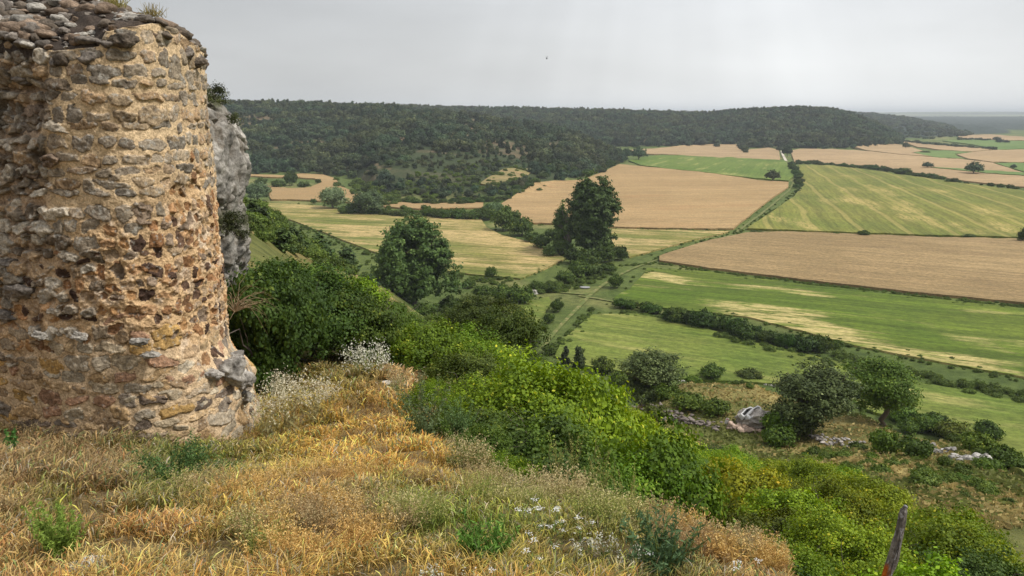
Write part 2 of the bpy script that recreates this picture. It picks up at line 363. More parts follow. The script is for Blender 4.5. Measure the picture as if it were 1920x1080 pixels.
# ------------------------------------------------------------------ ground
def ground_color(x, y, z, hl, idx):
    r = np.hypot(x, y); px, py = project(x, y, z)
    n = fbm(x/30, y/30, 0, 41, 4); n2 = fbm(x/4, y/4, 0, 43, 3)
    c = np.empty((*x.shape, 3)); c[...] = (.095,.13,.032)                       # valley verges: rough grass
    mixin = lambda c, col, w: c*(1-w[...,None])+np.array(col)*w[...,None]
    c = mixin(c, (.24,.22,.09), sstep(.15,.55,n)*.7)
    slope = sstep(VAL+3, VAL+9, z)*(r < 420)
    c = mixin(c, (.16,.16,.05), slope); c = mixin(c, (.34,.25,.11), slope*sstep(-.1,.35,n2+n*.6)*.75)
    terr = inpoly(px, py, [(1180,700),(1300,712),(1480,715),(1580,760),(1700,800),(1930,905),(1930,960),(1500,880),(1400,800),(1250,760)])&(r>30)&(r<110)
    c = mixin(c, (.34,.27,.11), terr*.7*sstep(-.2,.4,n2+n))
    near = 1-sstep(12, 24, r); c = mixin(c, (.20,.14,.07), near)
    hillw = sstep(.5, 3, hl); soil = sstep(.05,.4,fbm(x/45, y/45, 0, 77, 4)+.2*n2)
    c = mixin(c, (.042,.058,.022), hillw); c = mixin(c, (.17,.12,.075), hillw*soil*.85*(r<1100)*(1-inpoly(px,py,[(690,345),(760,300),(900,300),(1010,315),(1060,345),(1000,385),(690,395)])*.8))
    c = mixin(c, (.026,.042,.034), hillw*(idx>=2)*1.0); c = mixin(c, (.22,.24,.14), hillw*(idx==5)*sstep(-.2,.3,fbm(x/900,y/250,0,8,3)))
    return np.clip(c, .01, 1)
def build_ground():
    az = np.concatenate([np.linspace(-math.pi, -.72, 50)[:-1], np.linspace(-.72, .72, 860), np.linspace(.72, math.pi, 50)[1:-1]])
    r = np.concatenate([np.geomspace(.6, 200, 430), np.geomspace(201.5, 1600, 420), np.geomspace(1610, 26000, 150)])
    A, R = np.meshgrid(az, r, indexing='ij'); x = R*np.sin(A); y = R*np.cos(A)
    z = height(x, y).reshape(x.shape); hl, idx = hills(x, y)
    # tree-covered skin of the far hills
    z = z + np.where(idx >= 2, 1, 0)*fbm(x/14, y/14, 0, 21, 2)*5*sstep(1, 8, hl)
    V = np.stack([x, y, z], -1).reshape(-1, 3); c = ground_color(x, y, z, hl, idx).reshape(-1, 3)
    Fq = grid_faces(len(az), len(r), True)
    n = len(V); V = np.r_[V, [[0, 0, float(height(0,0)[0])]]]; c = np.r_[c, c[:1]]
    i = np.arange(len(az)); tri = np.stack([i*len(r), np.full(len(az), n), ((i+1)%len(az))*len(r), ((i+1)%len(az))*len(r)], -1)
    me = meshdata('ground', V, Fq[:, ::-1], M_ground, {'col': c})
    o = obj('ground', me); tag(o, 'rough grassy valley floor and slopes falling from the castle rock', None, None, 'structure')
build_ground()
FIELDS = []
def field(name, poly, mat, label, crop=.5, step=9, jit=1.6, straw=()):
    """crop sheet standing above the ground, its outline traced on the valley floor"""
    out = []
    for i in range(len(poly)):
        a, b = np.array(poly[i], float), np.array(poly[(i+1)%len(poly)], float); n = max(1, int(np.hypot(*(b-a))/14))
        for t in range(n): out.append(a+(b-a)*t/n)
    
    out = [(p[0]+random.uniform(-jit,jit), p[1]+random.uniform(-jit,jit)*.35) for p in out]
    W3 = atmany(out); xs = np.array([p[0] for p in poly]); ys = np.array([p[1] for p in poly]); FIELDS.append(poly)
    P2 = [Vector((w.x, w.y)) for w in W3]
    inner = []
    yy = ys.min()+2
    while yy < ys.max():
        st = step if yy > 330 else step*.8
        for xx in np.arange(xs.min(), xs.max(), step*2.2): inner.append((xx+random.uniform(-4,4), yy+random.uniform(-1,1)*st*.3))
        yy += max(1.6, st*(yy-205)/260)
    ia = np.array(inner); ia = ia[inpoly(ia[:,0], ia[:,1], poly)] if len(ia) else ia
    if len(ia):
        # flat valley: a quick projection is enough inside
        I3 = [at(a, b) for a, b in ia] if len(ia) < 500 else [Vector((float(kk(a,b))*VAL/float(ratio(b)), VAL/float(ratio(b)), 0)) for a, b in ia]
        P2 += [Vector((w.x, w.y)) for w in I3]
    sc = 1/1000.; nb = len(out)
    res = delaunay_2d_cdt([p*sc for p in P2], [], [list(range(nb))], 1, 1e-7)
    V2 = np.array([(v.x/sc, v.y/sc) for v in res[0]]); T = [f for f in res[2] if len(f) == 3]
    r = np.hypot(V2[:,0], V2[:,1]); z = height(V2[:,0], V2[:,1], True)+crop+r*.0008
    n = len(V2); T = np.array(T)
    a, b, c3 = V2[T[:,0]], V2[T[:,1]], V2[T[:,2]]; s = (b[:,0]-a[:,0])*(c3[:,1]-a[:,1])-(b[:,1]-a[:,1])*(c3[:,0]-a[:,0])
    T[s < 0] = T[s < 0][:, ::-1]
    # crop edge walls going down into the ground
    ecount = {}
    for t in T:
        for q in range(3):
            e = (int(t[q]), int(t[(q+1)%3])); ecount[e] = 1
    be = [e for e in ecount if (e[1], e[0]) not in ecount]
    V = np.c_[V2, z]; Vb = V.copy(); Vb[:,2] -= crop+1.0+r*.002; Vall = np.r_[V, Vb]
    side = [(a, a+n, b+n) for a, b in be]+[(a, b+n, b) for a, b in be]
    fx, fy = project(Vall[:,0], Vall[:,1], Vall[:,2]); sw = np.zeros(len(Vall))-.35*(len(straw) > 0)
    for a, b, rx, ry, w in straw: sw = sw+w*np.exp(-((fx-a)/rx)**2-((fy-b-(fx-a)*.27)/ry)**2)
    me = meshdata(name, Vall, np.r_[T, np.array(side)] if side else T, mat, {'straw': sw}, smooth=False)
    o = obj(name, me); tag(o, label, None, None, 'structure'); return o
P_S = [(462,328),(530,331),(565,327),(605,329),(628,337),(637,350),(665,362),(720,380),(800,384),(905,380),(905,392),(800,394),(720,390),(640,380),(510,376),(504,365),(500,350),(545,355),(580,354),(603,344),(590,336),(545,335),(462,332)]
P_big = [(940,385),(1000,345),(1040,341),(1090,340),(1130,325),(1160,310),(1230,316),(1340,328),(1420,340),(1478,343),(1477,353),(1440,380),(1375,430),(1290,431),(1140,428),(1000,420),(975,412),(950,398)]
P_strip = [(1180,303),(1200,299),(1240,292),(1400,298),(1470,303),(1478,310),(1490,330),(1478,341),(1400,335),(1290,322),(1200,312)]
P_back = [(1180,283),(1240,279),(1290,273),(1388,272),(1395,282),(1440,279),(1460,282),(1463,302),(1350,297),(1240,291),(1210,290)]
P_back2 = [(1482,284),(1500,281),(1560,281),(1620,284),(1700,293),(1810,301),(1860,307),(1920,326),(2100,345),(2100,372),(1920,353),(1800,340),(1700,324),(1620,313),(1560,309),(1490,305)]
P_thin = [(1745,316),(1810,320),(1920,327),(2050,335),(2050,341),(1920,332),(1850,328),(1800,322)]
P_up = [(1595,274),(1675,271),(1712,278),(1730,285),(1708,288),(1745,296),(1808,300),(1700,292),(1620,283)]
P_g7 = [(1712,288),(1745,285),(1770,284),(1822,287),(1790,291),(1798,296),(1810,300),(1750,297)]
P_t8 = [(1792,291),(1822,287),(1870,283),(1920,282),(2100,284),(2100,312),(1920,306),(1860,305),(1815,299)]
P_g9 = [(1866,307),(1920,307),(2100,313),(2100,342),(1920,324),(1885,314)]
P_t10 = [(1684,266),(1760,273),(1862,281),(1822,286),(1772,283),(1722,277)]
P_g11 = [(1766,265),(1800,263),(1920,266),(2100,268),(2100,282),(1920,281),(1872,282),(1840,275)]
P_t12 = [(1795,257),(1802,254),(1860,254),(1920,258),(2100,258),(2100,266),(1920,265),(1800,262)]
P_yg = [(1498,311),(1560,312),(1640,323),(1760,340),(1920,361),(2100,386),(2100,455),(1920,449),(1700,443),(1500,436),(1400,431),(1440,405),(1488,372),(1506,350),(1500,330)]
P_brown = [(1400,438),(1500,438),(1700,446),(1920,452),(2150,458),(2150,590),(1920,573),(1700,551),(1500,527),(1330,505),(1235,492),(1235,484),(1320,456)]
P_br = [(1215,505),(1330,511),(1500,534),(1700,558),(1920,581),(2150,598),(2200,800),(1920,710),(1800,688),(1600,650),(1400,597),(1250,581),(1150,572),(1150,560),(1180,545)]
P_low = [(1110,592),(1200,591),(1300,614),(1450,652),(1600,687),(1700,716),(1920,757),(2250,850),(2250,1000),(2000,960),(1850,850),(1760,812),(1640,778),(1560,745),(1450,722),(1300,716),(1200,706),(1100,690),(1040,672),(1055,640)]
P_sm = [(955,578),(1030,560),(1035,570),(1010,605),(990,632),(965,634)]
P_left = [(462,382),(560,385),(720,398),(900,410),(912,428),(940,443),(1000,457),(1050,482),(1062,488),(1020,506),(975,525),(850,513),(700,475),(560,420),(470,390)]
P_pop = [(1145,431),(1370,435),(1300,452),(1180,485),(1150,465)]
P_scrubf = [(898,346),(945,317),(1002,318),(985,333),(928,351)]
field('wheat_field', P_big, M_wheatA, 'large tan wheat field behind the tall poplar below the wooded spur')
field('wheat_field', P_S, M_wheatA, 'winding tan wheat field at the foot of the left wooded hill', .5, 6)
field('wheat_field', P_brown, M_wheatB, 'brown wheat field between the two green fields on the right')
field('wheat_field', P_back, M_wheatF, 'pale tan field under the wooded ridge left of the white lane', .5, 5)
field('wheat_field', P_back2, M_wheatF, 'long pale tan field behind the dark hedge with two lone oaks', .4, 7)
field('wheat_field', P_up, M_wheatF, 'far tan field at the right end of the wooded ridge', .5, 5)
field('wheat_field', P_t8, M_wheatF, 'far tan field right of the small green wedge', .4, 5)
field('wheat_field', P_t10, M_wheatF, 'narrow far tan strip along the distant tree line', .4, 4)
field('wheat_field', P_t12, M_wheatF, 'most distant pale tan field below the blue hills', .4, 4)
field('dry_field', P_scrubf, M_dryf, 'small dry clearing on the side of the wooded hill', .3, 6)
field('green_field', P_strip, M_green, 'bright green strip field above the large tan wheat field', .5, 6)
field('green_field', P_thin, M_farg, 'thin green strip beside the lone domed oak', .9, 5)
field('green_field', P_g7, M_farg, 'small far green wedge between tan fields', .6, 4)
field('green_field', P_g9, M_farg, 'far green field at the right edge of the picture', .4, 5)
field('green_field', P_g11, M_farg, 'distant green field behind the tree line', .4, 5)
field('barley_field', P_yg, M_yelgr, 'yellow green field with straw streaks and tractor curves',.6, straw=[(1660,360,60,12,.9),(1700,400,140,14,1.0),(1500,420,90,8,1.1),(1860,400,80,18,.8),(1580,380,60,8,.6)])
field('green_field', P_br, M_bright, 'vivid green field with bare straw patches and curved tracks', .25, straw=[(1420,588,110,18,1.15),(1560,628,130,20,1.15),(1720,664,120,20,1.1),(1860,690,100,16,1.1),(1500,605,70,14,.6),(1250,520,60,6,1.0),(1180,553,25,5,1.3),(1700,600,300,5,.5),(1800,640,80,8,.8)])
field('green_field', P_low, M_lower, 'pale green field at the foot of the castle slope', .3)
field('green_field', P_sm, M_lower, 'little green plot left of the dirt track', .3, 6)
field('hay_field', P_left, M_left, 'striped straw and green meadow behind the lone poplar', .3)
field('hay_field', P_pop, M_left, 'small straw and green field right of the tall poplar', .3, 7)
# tracks
g = G('track earth'); M_track = g.done(g.mix(g.rng(g.noise(.7, detail=6), .42, .70), (.11,.14,.035), (.25,.215,.09)))
g = G('lane gravel'); M_lane = g.done(g.mix(g.noise(2, detail=4), (.45,.4,.3), (.6,.55,.45)))
def ribbon(name, pts2, w, mat, label, kind='structure', off=.12):
    P = atmany(pts2); Q = []
    for i in range(len(P)-1):
        n = max(2, int((P[i+1]-P[i]).length/(.02*P[i].length+.5)))
        for t in range(n): Q.append(P[i].lerp(P[i+1], t/n))
    Q.append(P[-1]); Q = np.array([(q.x, q.y) for q in Q])
    for _ in range(6): Q[1:-1] = (Q[:-2]+2*Q[1:-1]+Q[2:])/4
    T = np.gradient(Q, axis=0); T /= np.linalg.norm(T, axis=1)[:,None]+1e-9; Nn = np.stack([-T[:,1], T[:,0]], 1)
    cols = []
    for s in (-1,-.5,0,.5,1):
        ww = w/2*(1+.25*fbm(np.arange(len(Q))/4., np.zeros(len(Q))+s*9, 0, 31, 2)); p = Q+Nn*(s*ww)[:,None]
        r = np.hypot(p[:,0], p[:,1]); z = height(p[:,0], p[:,1])+off+r*.0006; cols.append(np.c_[p, z])
    V = np.stack(cols, 1).reshape(-1, 3); me = meshdata(name, V, grid_faces(len(Q), 5), mat)
    return tag(obj(name, me), label, None, None, kind)
ribbon('track', [(1372,440),(1300,464),(1235,488),(1180,505),(1140,530),(1105,552),(1085,580),(1055,605),(1025,640),(1010,665)], .9, M_track, 'dirt track crossing the valley floor between the fields')
ribbon('track', [(1085,556),(1150,562),(1240,590),(1330,612)], 1.1, M_track, 'grassy track along the hedge of the vivid green field')
ribbon('track', [(985,540),(1040,552),(1100,553)], 1.8, M_track, 'dirt track from the stream bushes to the crossing')
ribbon('track', [(1380,436),(1430,400),(1482,356),(1494,325),(1474,302)], 1.1, M_track, 'field edge track climbing towards the white lane')
ribbon('lane', [(1474,303),(1468,292),(1465,284)], 2.6, M_lane, 'pale gravel lane disappearing into the wooded ridge')

# ------------------------------------------------------------------ foliage generators
def unit(v): return v/(np.linalg.norm(v, axis=-1, keepdims=True)+1e-9)
def leaf_quads(P, Nn, size, rng, asp=1.5):
    n = len(P); a = rng.normal(size=(n,3)); t = unit(np.cross(Nn, a)); b = np.cross(Nn, t); s = size[:,None] if np.ndim(size) else size
    V = np.stack([P-t*s*asp*.5, P+b*s*.5, P+t*s*asp*.5, P-b*s*.5], 1).reshape(-1,3)
    return V, np.arange(4*n).reshape(-1,4)
def crown(seed, lobes, nclump, per, rc, leaf, flat=.75, up=.35, core=0, hollow=.55, jit=.55):
    """leaf clumps spread over lobes [(cx,cy,cz,rx,ry,rz)]; returns verts, quads, tint"""
    rng = np.random.default_rng(seed); lobes = np.array(lobes, float); wts = (lobes[:,3]*lobes[:,5]); wts = wts/wts.sum()
    li = rng.choice(len(lobes), nclump, p=wts); d = unit(rng.normal(size=(nclump,3))); d[:,2] = np.where(d[:,2] < -.35, -d[:,2]*.5, d[:,2])
    rad = hollow+(1-hollow)*rng.random(nclump)**.5; rad *= 1+.16*rng.normal(size=nclump)
    C = lobes[li,:3]+d*lobes[li,3:]*rad[:,None]
    ct = rng.random(nclump); sh = rng.random(nclump) < .12; C[sh] = lobes[li[sh],:3]+d[sh]*lobes[li[sh],3:]*rng.uniform(1.08,1.5,(sh.sum(),1))
    n = nclump*per; ci = np.repeat(np.arange(nclump), per); off = rng.normal(size=(n,3))*rc*.5*np.array([1,1,flat])
    P = C[ci]+off; ctr = lobes[:,:3].mean(0); outw = unit(P-ctr)*.7+unit(off)*.5
    Nn = unit(outw+np.array([0,0,up])+rng.normal(size=(n,3))*jit)
    V, Fq = leaf_quads(P, Nn, leaf*(.65+.7*rng.random(n)), rng)
    tint = np.clip(.62*ct[ci]+.42*rng.random(n)+.08*rng.normal(size=n)-.02, 0, 1)
    return V, Fq, np.repeat(tint, 4)
def limb(p0, p1, r0, r1, seg=5, sides=6, wob=.06, rng=None):
    rng = rng or np.random.default_rng(1); p0, p1 = np.array(p0,float), np.array(p1,float); ax = p1-p0; L = np.linalg.norm(ax)
    t = np.linspace(0,1,seg+1); C = p0+ax*t[:,None]+rng.normal(size=(seg+1,3))*wob*L*np.sin(t*math.pi)[:,None]
    u = unit(np.cross(ax, [0.3,.9,.1])); v = unit(np.cross(ax, u)); a = np.linspace(0, 2*math.pi, sides, endpoint=False)
    R = (r0+(r1-r0)*t)[:,None,None]*(np.cos(a)[None,:,None]*u+np.sin(a)[None,:,None]*v)
    V = (C[:,None]+R).reshape(-1,3); i, j = np.meshgrid(np.arange(seg), np.arange(sides), indexing='ij'); j2 = (j+1)%sides
    return V, np.stack([i*sides+j, i*sides+j2, (i+1)*sides+j2, (i+1)*sides+j], -1).reshape(-1,4)
def crown_mesh(name, mat, *a, **k):
    V, Fq, t = crown(*a, **k); return meshdata(name, V, Fq, mat, {'tint': t}, smooth=False)
def stems_mesh(name, seed, n, h, spread, r0, forks=2, mat=None):
    rng = np.random.default_rng(seed); parts = []
    for i in range(n):
        a = rng.random()*6.283; b = np.array([math.cos(a)*spread*.15, math.sin(a)*spread*.15, -.15]); m = np.array([math.cos(a)*spread*.5, math.sin(a)*spread*.5, h*.5])*(.7+.5*rng.random())
        parts.append(limb(b, m, r0, r0*.6, rng=rng))
        for f in range(forks):
            e = m+np.array([rng.normal()*spread*.35, rng.normal()*spread*.35, h*(.25+.25*rng.random())]); parts.append(limb(m, e, r0*.6, r0*.15, rng=rng))
    V, Fq = joinmeshes(parts); return meshdata(name, V, Fq, mat or M_bark)
def dome_lobes(seed, r, h, n=7):
    rng = np.random.default_rng(seed); L = [(0,0,h*.42,r*.66,r*.66,h*.40)]
    for i in range(n if r < 2 else 0):
        a = rng.random()*6.283; q = r*.7*rng.random()**.5; rr = r*(.16+.14*rng.random()); L.append((math.cos(a)*q, math.sin(a)*q, h*(.62+.34*rng.random())*(1-.3*q/r), rr, rr, h*(.12+.12*rng.random())))
    for i in range(n):
        a = i*6.283/n+rng.random()*.8; q = r*(.4+.25*rng.random()); zz = h*(.3+.35*rng.random()); rr = r*(.34+.2*rng.random())
        L.append((math.cos(a)*q, math.sin(a)*q, zz, rr, rr, h*.26*(.8+.4*rng.random())))
    return L
class Kind:
    """one kind of plant: foliage (and stem) meshes made once, then copied"""
    def __init__(s, root, fname, sname): s.root, s.fname, s.sname = root, fname, sname; s.var = []
    def add(s, fol, stem): s.var.append((fol, stem))
    def place(s, loc, scale, color, label, cat, group=None, i=0, rz=None, parts=True):
        fol, stem = s.var[i % len(s.var)]; sc = scale if not isinstance(scale, (int,float)) else (scale,)*3
        rz = random.uniform(0, 6.283) if rz is None else rz
        if parts and stem:
            e = empty(s.root, loc, rz); e.scale = sc; obj(s.fname, fol, e, color=color); obj(s.sname, stem, e)
        else:
            e = obj(s.root, fol, None, loc, rz, sc, color)
        return tag(e, label, cat, group)
JC = lambda r=.12: (1+random.uniform(-r,r), 1+random.uniform(-r*.7,r*.7), 1+random.uniform(-r,r))
# thicket bush, about 2.4 m across and 1.9 m tall at scale 1
K_th = Kind('thicket_bush', 'foliage', 'stems')
for s_ in range(4): K_th.add(crown_mesh('foliage', M_thick, 100+s_, dome_lobes(s_, 1.25, 1.95, 9), 460, 62, .18, (.048,.038,.042,.032)[s_]), stems_mesh('stems', s_, 9, 1.6, 1.1, .022))
K_dk = Kind('dark_bush', 'foliage', 'stems')
for s_ in range(3): K_dk.add(crown_mesh('foliage', M_dkbush, 200+s_, dome_lobes(20+s_, 1.25, 1.9, 9), 480, 60, .17, (.042,.032,.036)[s_]), stems_mesh('stems', 40+s_, 9, 1.6, 1.1, .022))
# same shapes with coarser leaves for beyond about 40 m
K_md = Kind('field_bush', 'foliage', 'stems')
for s_ in range(4): K_md.add(crown_mesh('foliage', M_dkbush, 300+s_, dome_lobes(60+s_, 1.25, 1.8, 7), 170, 22, .34, .15), stems_mesh('stems', 50+s_, 6, 1.3, 1.0, .03))
K_oak = Kind('holm_oak', 'crown', 'trunk')
def trunk_mesh(seed, h, r, nb=6, spread=1.2, name='trunk', forkat=.35):
    rng = np.random.default_rng(seed); top = np.array([rng.normal()*.08*h, rng.normal()*.08*h, h*forkat]); parts = [limb((0,0,-.4), top, r, r*.7, 6, 8, .04, rng)]
    for i in range(nb):
        a = i*6.283/nb+rng.random(); e = np.array([math.cos(a)*spread*(.5+.5*rng.random()), math.sin(a)*spread*(.5+.5*rng.random()), h*(.6+.35*rng.random())])
        parts.append(limb(top, e, r*.5, r*.1, 5, 6, .08, rng)); m = top+(e-top)*.55
        for q in range(2): parts.append(limb(m, m+rng.normal(size=3)*spread*.3+np.array([0,0,h*.12]), r*.22, r*.05, 3, 5, .08, rng))
    V, Fq = joinmeshes(parts); return meshdata(name, V, Fq, M_bark)
def ell_lobes(seed, n, rx, z0, z1, rr, rz=None):
    rng = np.random.default_rng(seed); L = []
    for i in range(n):
        a = rng.random()*6.283; zf = rng.random(); prof = math.sqrt(max(0, 1-(2*zf-1)**2))*.8+.2; q = rx*prof*(rng.random()**.5)*.75
        L.append((math.cos(a)*q, math.sin(a)*q, z0+(z1-z0)*zf, rr*(.7+.6*rng.random()), rr*(.7+.6*rng.random()), (rz or rr)*(.7+.5*rng.random())))
    return L
# holm oak, 5 m tall
for s_ in range(2): K_oak.add(crown_mesh('crown', M_oak, 400+s_, ell_lobes(70+s_, 30, 2.5, .7, 4.3, .85), 760, 30, .32, .10, up=.5, hollow=.6), trunk_mesh(s_, 4.2, .22, 7, 1.8))
# far crowns (holm oak ~5 m, juniper ~4 m) used all over the hills
K_hill = Kind('evergreen_oak', 'crown', 'trunk')
for s_ in range(5): K_hill.add(crown_mesh('crown', M_far, 500+s_, dome_lobes(80+s_, 2.3, 4.1, 6), 90, 16, .75, .46, up=.3, hollow=.72), trunk_mesh(10+s_, 3, .16, 3, 1))
K_jun = Kind('juniper', 'crown', 'trunk')
def cone_lobes(seed, r, h):
    rng = np.random.default_rng(seed); return [(rng.normal()*r*.12, rng.normal()*r*.12, h*z, r*(1-z*.85)*(.85+.3*rng.random()), r*(1-z*.85)*(.85+.3*rng.random()), h*.16) for z in (.12,.25,.38,.5,.62,.74,.85)]
for s_ in range(3): K_jun.add(crown_mesh('crown', M_far, 600+s_, cone_lobes(s_, 1.5, 4.2), 90, 18, .42, .30, up=.5, hollow=.7), trunk_mesh(20+s_, 3, .1, 2, .3))
# round lone oak with a neat dome and visible trunk
K_lone = Kind('lone_oak', 'crown', 'trunk')
K_lone.add(crown_mesh('crown', M_far, 700, [(0,0,3.6,3.4,3.4,2.6)]+[(math.cos(a)*2.3,math.sin(a)*2.3,3.0,1.5,1.5,1.5) for a in np.arange(0,6.2,.9)], 260, 22, .7, .42, up=.4, hollow=.78), trunk_mesh(31, 4, .35, 6, 2))

# ------------------------------------------------------------------ woodland on the hills
def scatter_hill(li, spacing, n, seed, dens):
    rng = np.random.default_rng(seed); Ly = LAYERS[li]; out = []
    k = rng.uniform(Ly['ck'][0] if li == 0 else -.46, Ly['ck'][-1], n*3); k = k[k > -.48]
    fd = np.interp(k, Ly['fk'], Ly['fd']); cd = np.interp(k, Ly['ck'], Ly['cd']); t = rng.random(len(k)); y = fd+3+(cd+60-fd)*t
    x = k*y; w = y/cd.max(); ok = rng.random(len(k)) < w; x, y = x[ok], y[ok]
    h, idx = hills(x, y); ok = (h > .4)&(idx == li); x, y = x[ok], y[ok]
    z = height(x, y, False); px, py = project(x, y, z)
    keep = rng.random(len(x)) < dens(px, py, x, y)
    for poly in (P_scrubf, P_S, P_big, P_back, P_back2, P_strip): keep &= ~inpoly(px, py+1, poly)
    x, y = x[keep], y[keep]
    cell = {}; res = []
    for a, b in zip(x, y):
        key = (int(a//spacing), int(b//spacing)); bad = False
        for i in (-1,0,1):
            for j in (-1,0,1):
                for q in cell.get((key[0]+i, key[1]+j), ()):
                    if (q[0]-a)**2+(q[1]-b)**2 < (spacing*.8)**2: bad = True
        if not bad: cell.setdefault(key, []).append((a, b)); res.append((a, b))
        if len(res) >= n: break
    return np.array(res)
def densA(px, py, x, y):
    open_ = sstep(.05, .35, fbm(x/45, y/45, 0, 77, 4))*.88
    scrub = inpoly(px, py, [(690,345),(760,300),(900,300),(1010,315),(1060,345),(1000,380),(690,392)])*.0
    return 1-np.maximum(open_, scrub)
A_pts = scatter_hill(0, 5.2, 5200, 1, densA)
B_pts = scatter_hill(1, 6.0, 8000, 2, lambda px,py,x,y: np.ones_like(x))
C_pts = scatter_hill(2, 9.0, 3500, 3, lambda px,py,x,y: np.ones_like(x)*.9)
def instancer(name, pts, protos, label, smin, smax, seed, zoff=-.3):
    """one woodland object: points on the ground carrying tree meshes (geometry nodes)"""
    rng = np.random.default_rng(seed); z = height(pts[:,0], pts[:,1])+zoff; me = bpy.data.meshes.new(name); me.vertices.add(len(pts))
    me.vertices.foreach_set('co', np.c_[pts, z].astype(np.float32).ravel())
    at_ = me.attributes.new('sc', 'FLOAT', 'POINT'); at_.data.foreach_set('value', rng.uniform(smin, smax, len(pts)).astype(np.float32))
    at_ = me.attributes.new('rz', 'FLOAT', 'POINT'); at_.data.foreach_set('value', rng.uniform(0, 6.28, len(pts)).astype(np.float32))
    o = obj(name, me); ng = bpy.data.node_groups.new(name, 'GeometryNodeTree')
    ng.interface.new_socket('Geometry', in_out='INPUT', socket_type='NodeSocketGeometry'); ng.interface.new_socket('Geometry', in_out='OUTPUT', socket_type='NodeSocketGeometry')
    N, L = ng.nodes, ng.links; gi = N.new('NodeGroupInput'); go = N.new('NodeGroupOutput'); ip = N.new('GeometryNodeInstanceOnPoints')
    g2 = N.new('GeometryNodeGeometryToInstance')
    for p in protos:
        oi = N.new('GeometryNodeObjectInfo'); oi.inputs['Object'].default_value = p; L.new(oi.outputs['Geometry'], g2.inputs[0])
    L.new(gi.outputs[0], ip.inputs['Points']); L.new(g2.outputs[0], ip.inputs['Instance']); ip.inputs['Pick Instance'].default_value = True
    a1 = N.new('GeometryNodeInputNamedAttribute'); a1.data_type = 'FLOAT'; a1.inputs['Name'].default_value = 'sc'
    a2 = N.new('GeometryNodeInputNamedAttribute'); a2.data_type = 'FLOAT'; a2.inputs['Name'].default_value = 'rz'
    cx = N.new('ShaderNodeCombineXYZ'); L.new(a2.outputs['Attribute'], cx.inputs[2]); L.new(cx.outputs[0], ip.inputs['Rotation']); L.new(a1.outputs['Attribute'], ip.inputs['Scale'])
    L.new(ip.outputs[0], go.inputs[0]); md = o.modifiers.new('nodes', 'NODES'); md.node_group = ng
    return tag(o, label, None, None, 'stuff')
def proto_objs(kinds):
    r = []
    for K in kinds:
        for fol, st in K.var:
            o = bpy.data.objects.new('tree_shape', fol); r.append(o)          # not linked to the scene: only its shape is used
    return r
WHITE = (1,1,1)
protosH = proto_objs([K_hill, K_jun])
nearA = A_pts[np.argsort(np.hypot(A_pts[:,0], A_pts[:,1]))]
hand, restA = nearA[:270], nearA[270:]
instancer('woodland', restA, protosH, 'dense dark evergreen woodland covering the left hill', .8, 2.1, 5)
instancer('woodland', B_pts, protosH, 'dark evergreen woodland on the long ridge behind the wheat fields', 1.0, 2.5, 6)
instancer('woodland', C_pts, proto_objs([K_hill]), 'hazy woodland on the second ridge to the right', 1.2, 2.4, 7)
for i, (x, y) in enumerate(hand):
    jun = random.random() < .32; K = K_jun if jun else K_hill
    px, py = project(x, y, gz(x, y)); side = 'left' if px < 760 else ('middle' if px < 1000 else 'right')
    where = {'left': 'above the winding wheat field', 'middle': 'on the scrubby foot of the hill', 'right': 'on the spur above the big wheat field'}[side]
    K.place((x, y, gz(x, y)-.2), random.uniform(.5, 1.0)*1.0 if side == 'middle' else random.uniform(.8, 1.5), JC(.15), ('pointed dark juniper ' if jun else 'small round evergreen oak ')+where, 'tree', ('junipers ' if jun else 'evergreen oaks ')+where, i, parts=y < 420)

# ------------------------------------------------------------------ single trees and bushes of the valley
def place(K, px, py, hpx, label, cat, group=None, color=None, i=0, wide=1.0, skip=0, base=1.0, dy=0, sink=.15):
    """a plant standing on the ground seen at (px, py), hpx picture rows tall; base = height of the mesh at scale 1"""
    p = at(px, py, skip); h = hpx/F*(p.y*CP-p.z*SP)*1.02; s = h/base
    return K.place((p.x, p.y, p.z-sink*s*.5), (s*wide, s*wide, s), color or JC(.08), label, cat, group, i)
place(K_lone, 1448, 341, 20, 'lone round oak at the corner of the green strip and the large wheat field', 'tree', base=6.2, wide=.95)
place(K_lone, 1825, 327, 21, 'large domed lone oak in the far right wheat field', 'tree', base=6.2, wide=1.15)
place(K_lone, 1738, 316, 11, 'small flat-topped lone oak left of the large domed one', 'tree', base=6.2, wide=1.25)
place(K_lone, 1197, 301, 23, 'round dark oak at the left tip of the green strip', 'tree', base=6.2, wide=.85)
place(K_lone, 1175, 299, 19, 'smaller dark oak just left of the round one by the green strip', 'tree', base=6.2, wide=.85)
place(K_lone, 1161, 297, 18, 'dark oak at the end of the wooded spur', 'tree', base=6.2, wide=.8)
place(K_lone, 1476, 294, 19, 'tall dark oak right beside the white lane', 'tree', base=6.2, wide=.7)
place(K_lone, 1461, 285, 10, 'small oak just left of the white lane', 'tree', base=6.2)
place(K_lone, 1698, 279, 11, 'upright lone oak in the far tan field under the ridge', 'tree', base=6.2, wide=.8)
place(K_lone, 1900, 317, 8, 'small round tree by the far right field edge', 'tree', base=6.2)
place(K_lone, 1875, 269, 8, 'pale hazy tree in the distant green field', 'tree', base=6.2, wide=1.2)
place(K_lone, 1887, 269, 6, 'tiny hazy tree right of the pale one in the distant green field', 'tree', base=6.2, wide=1.1)
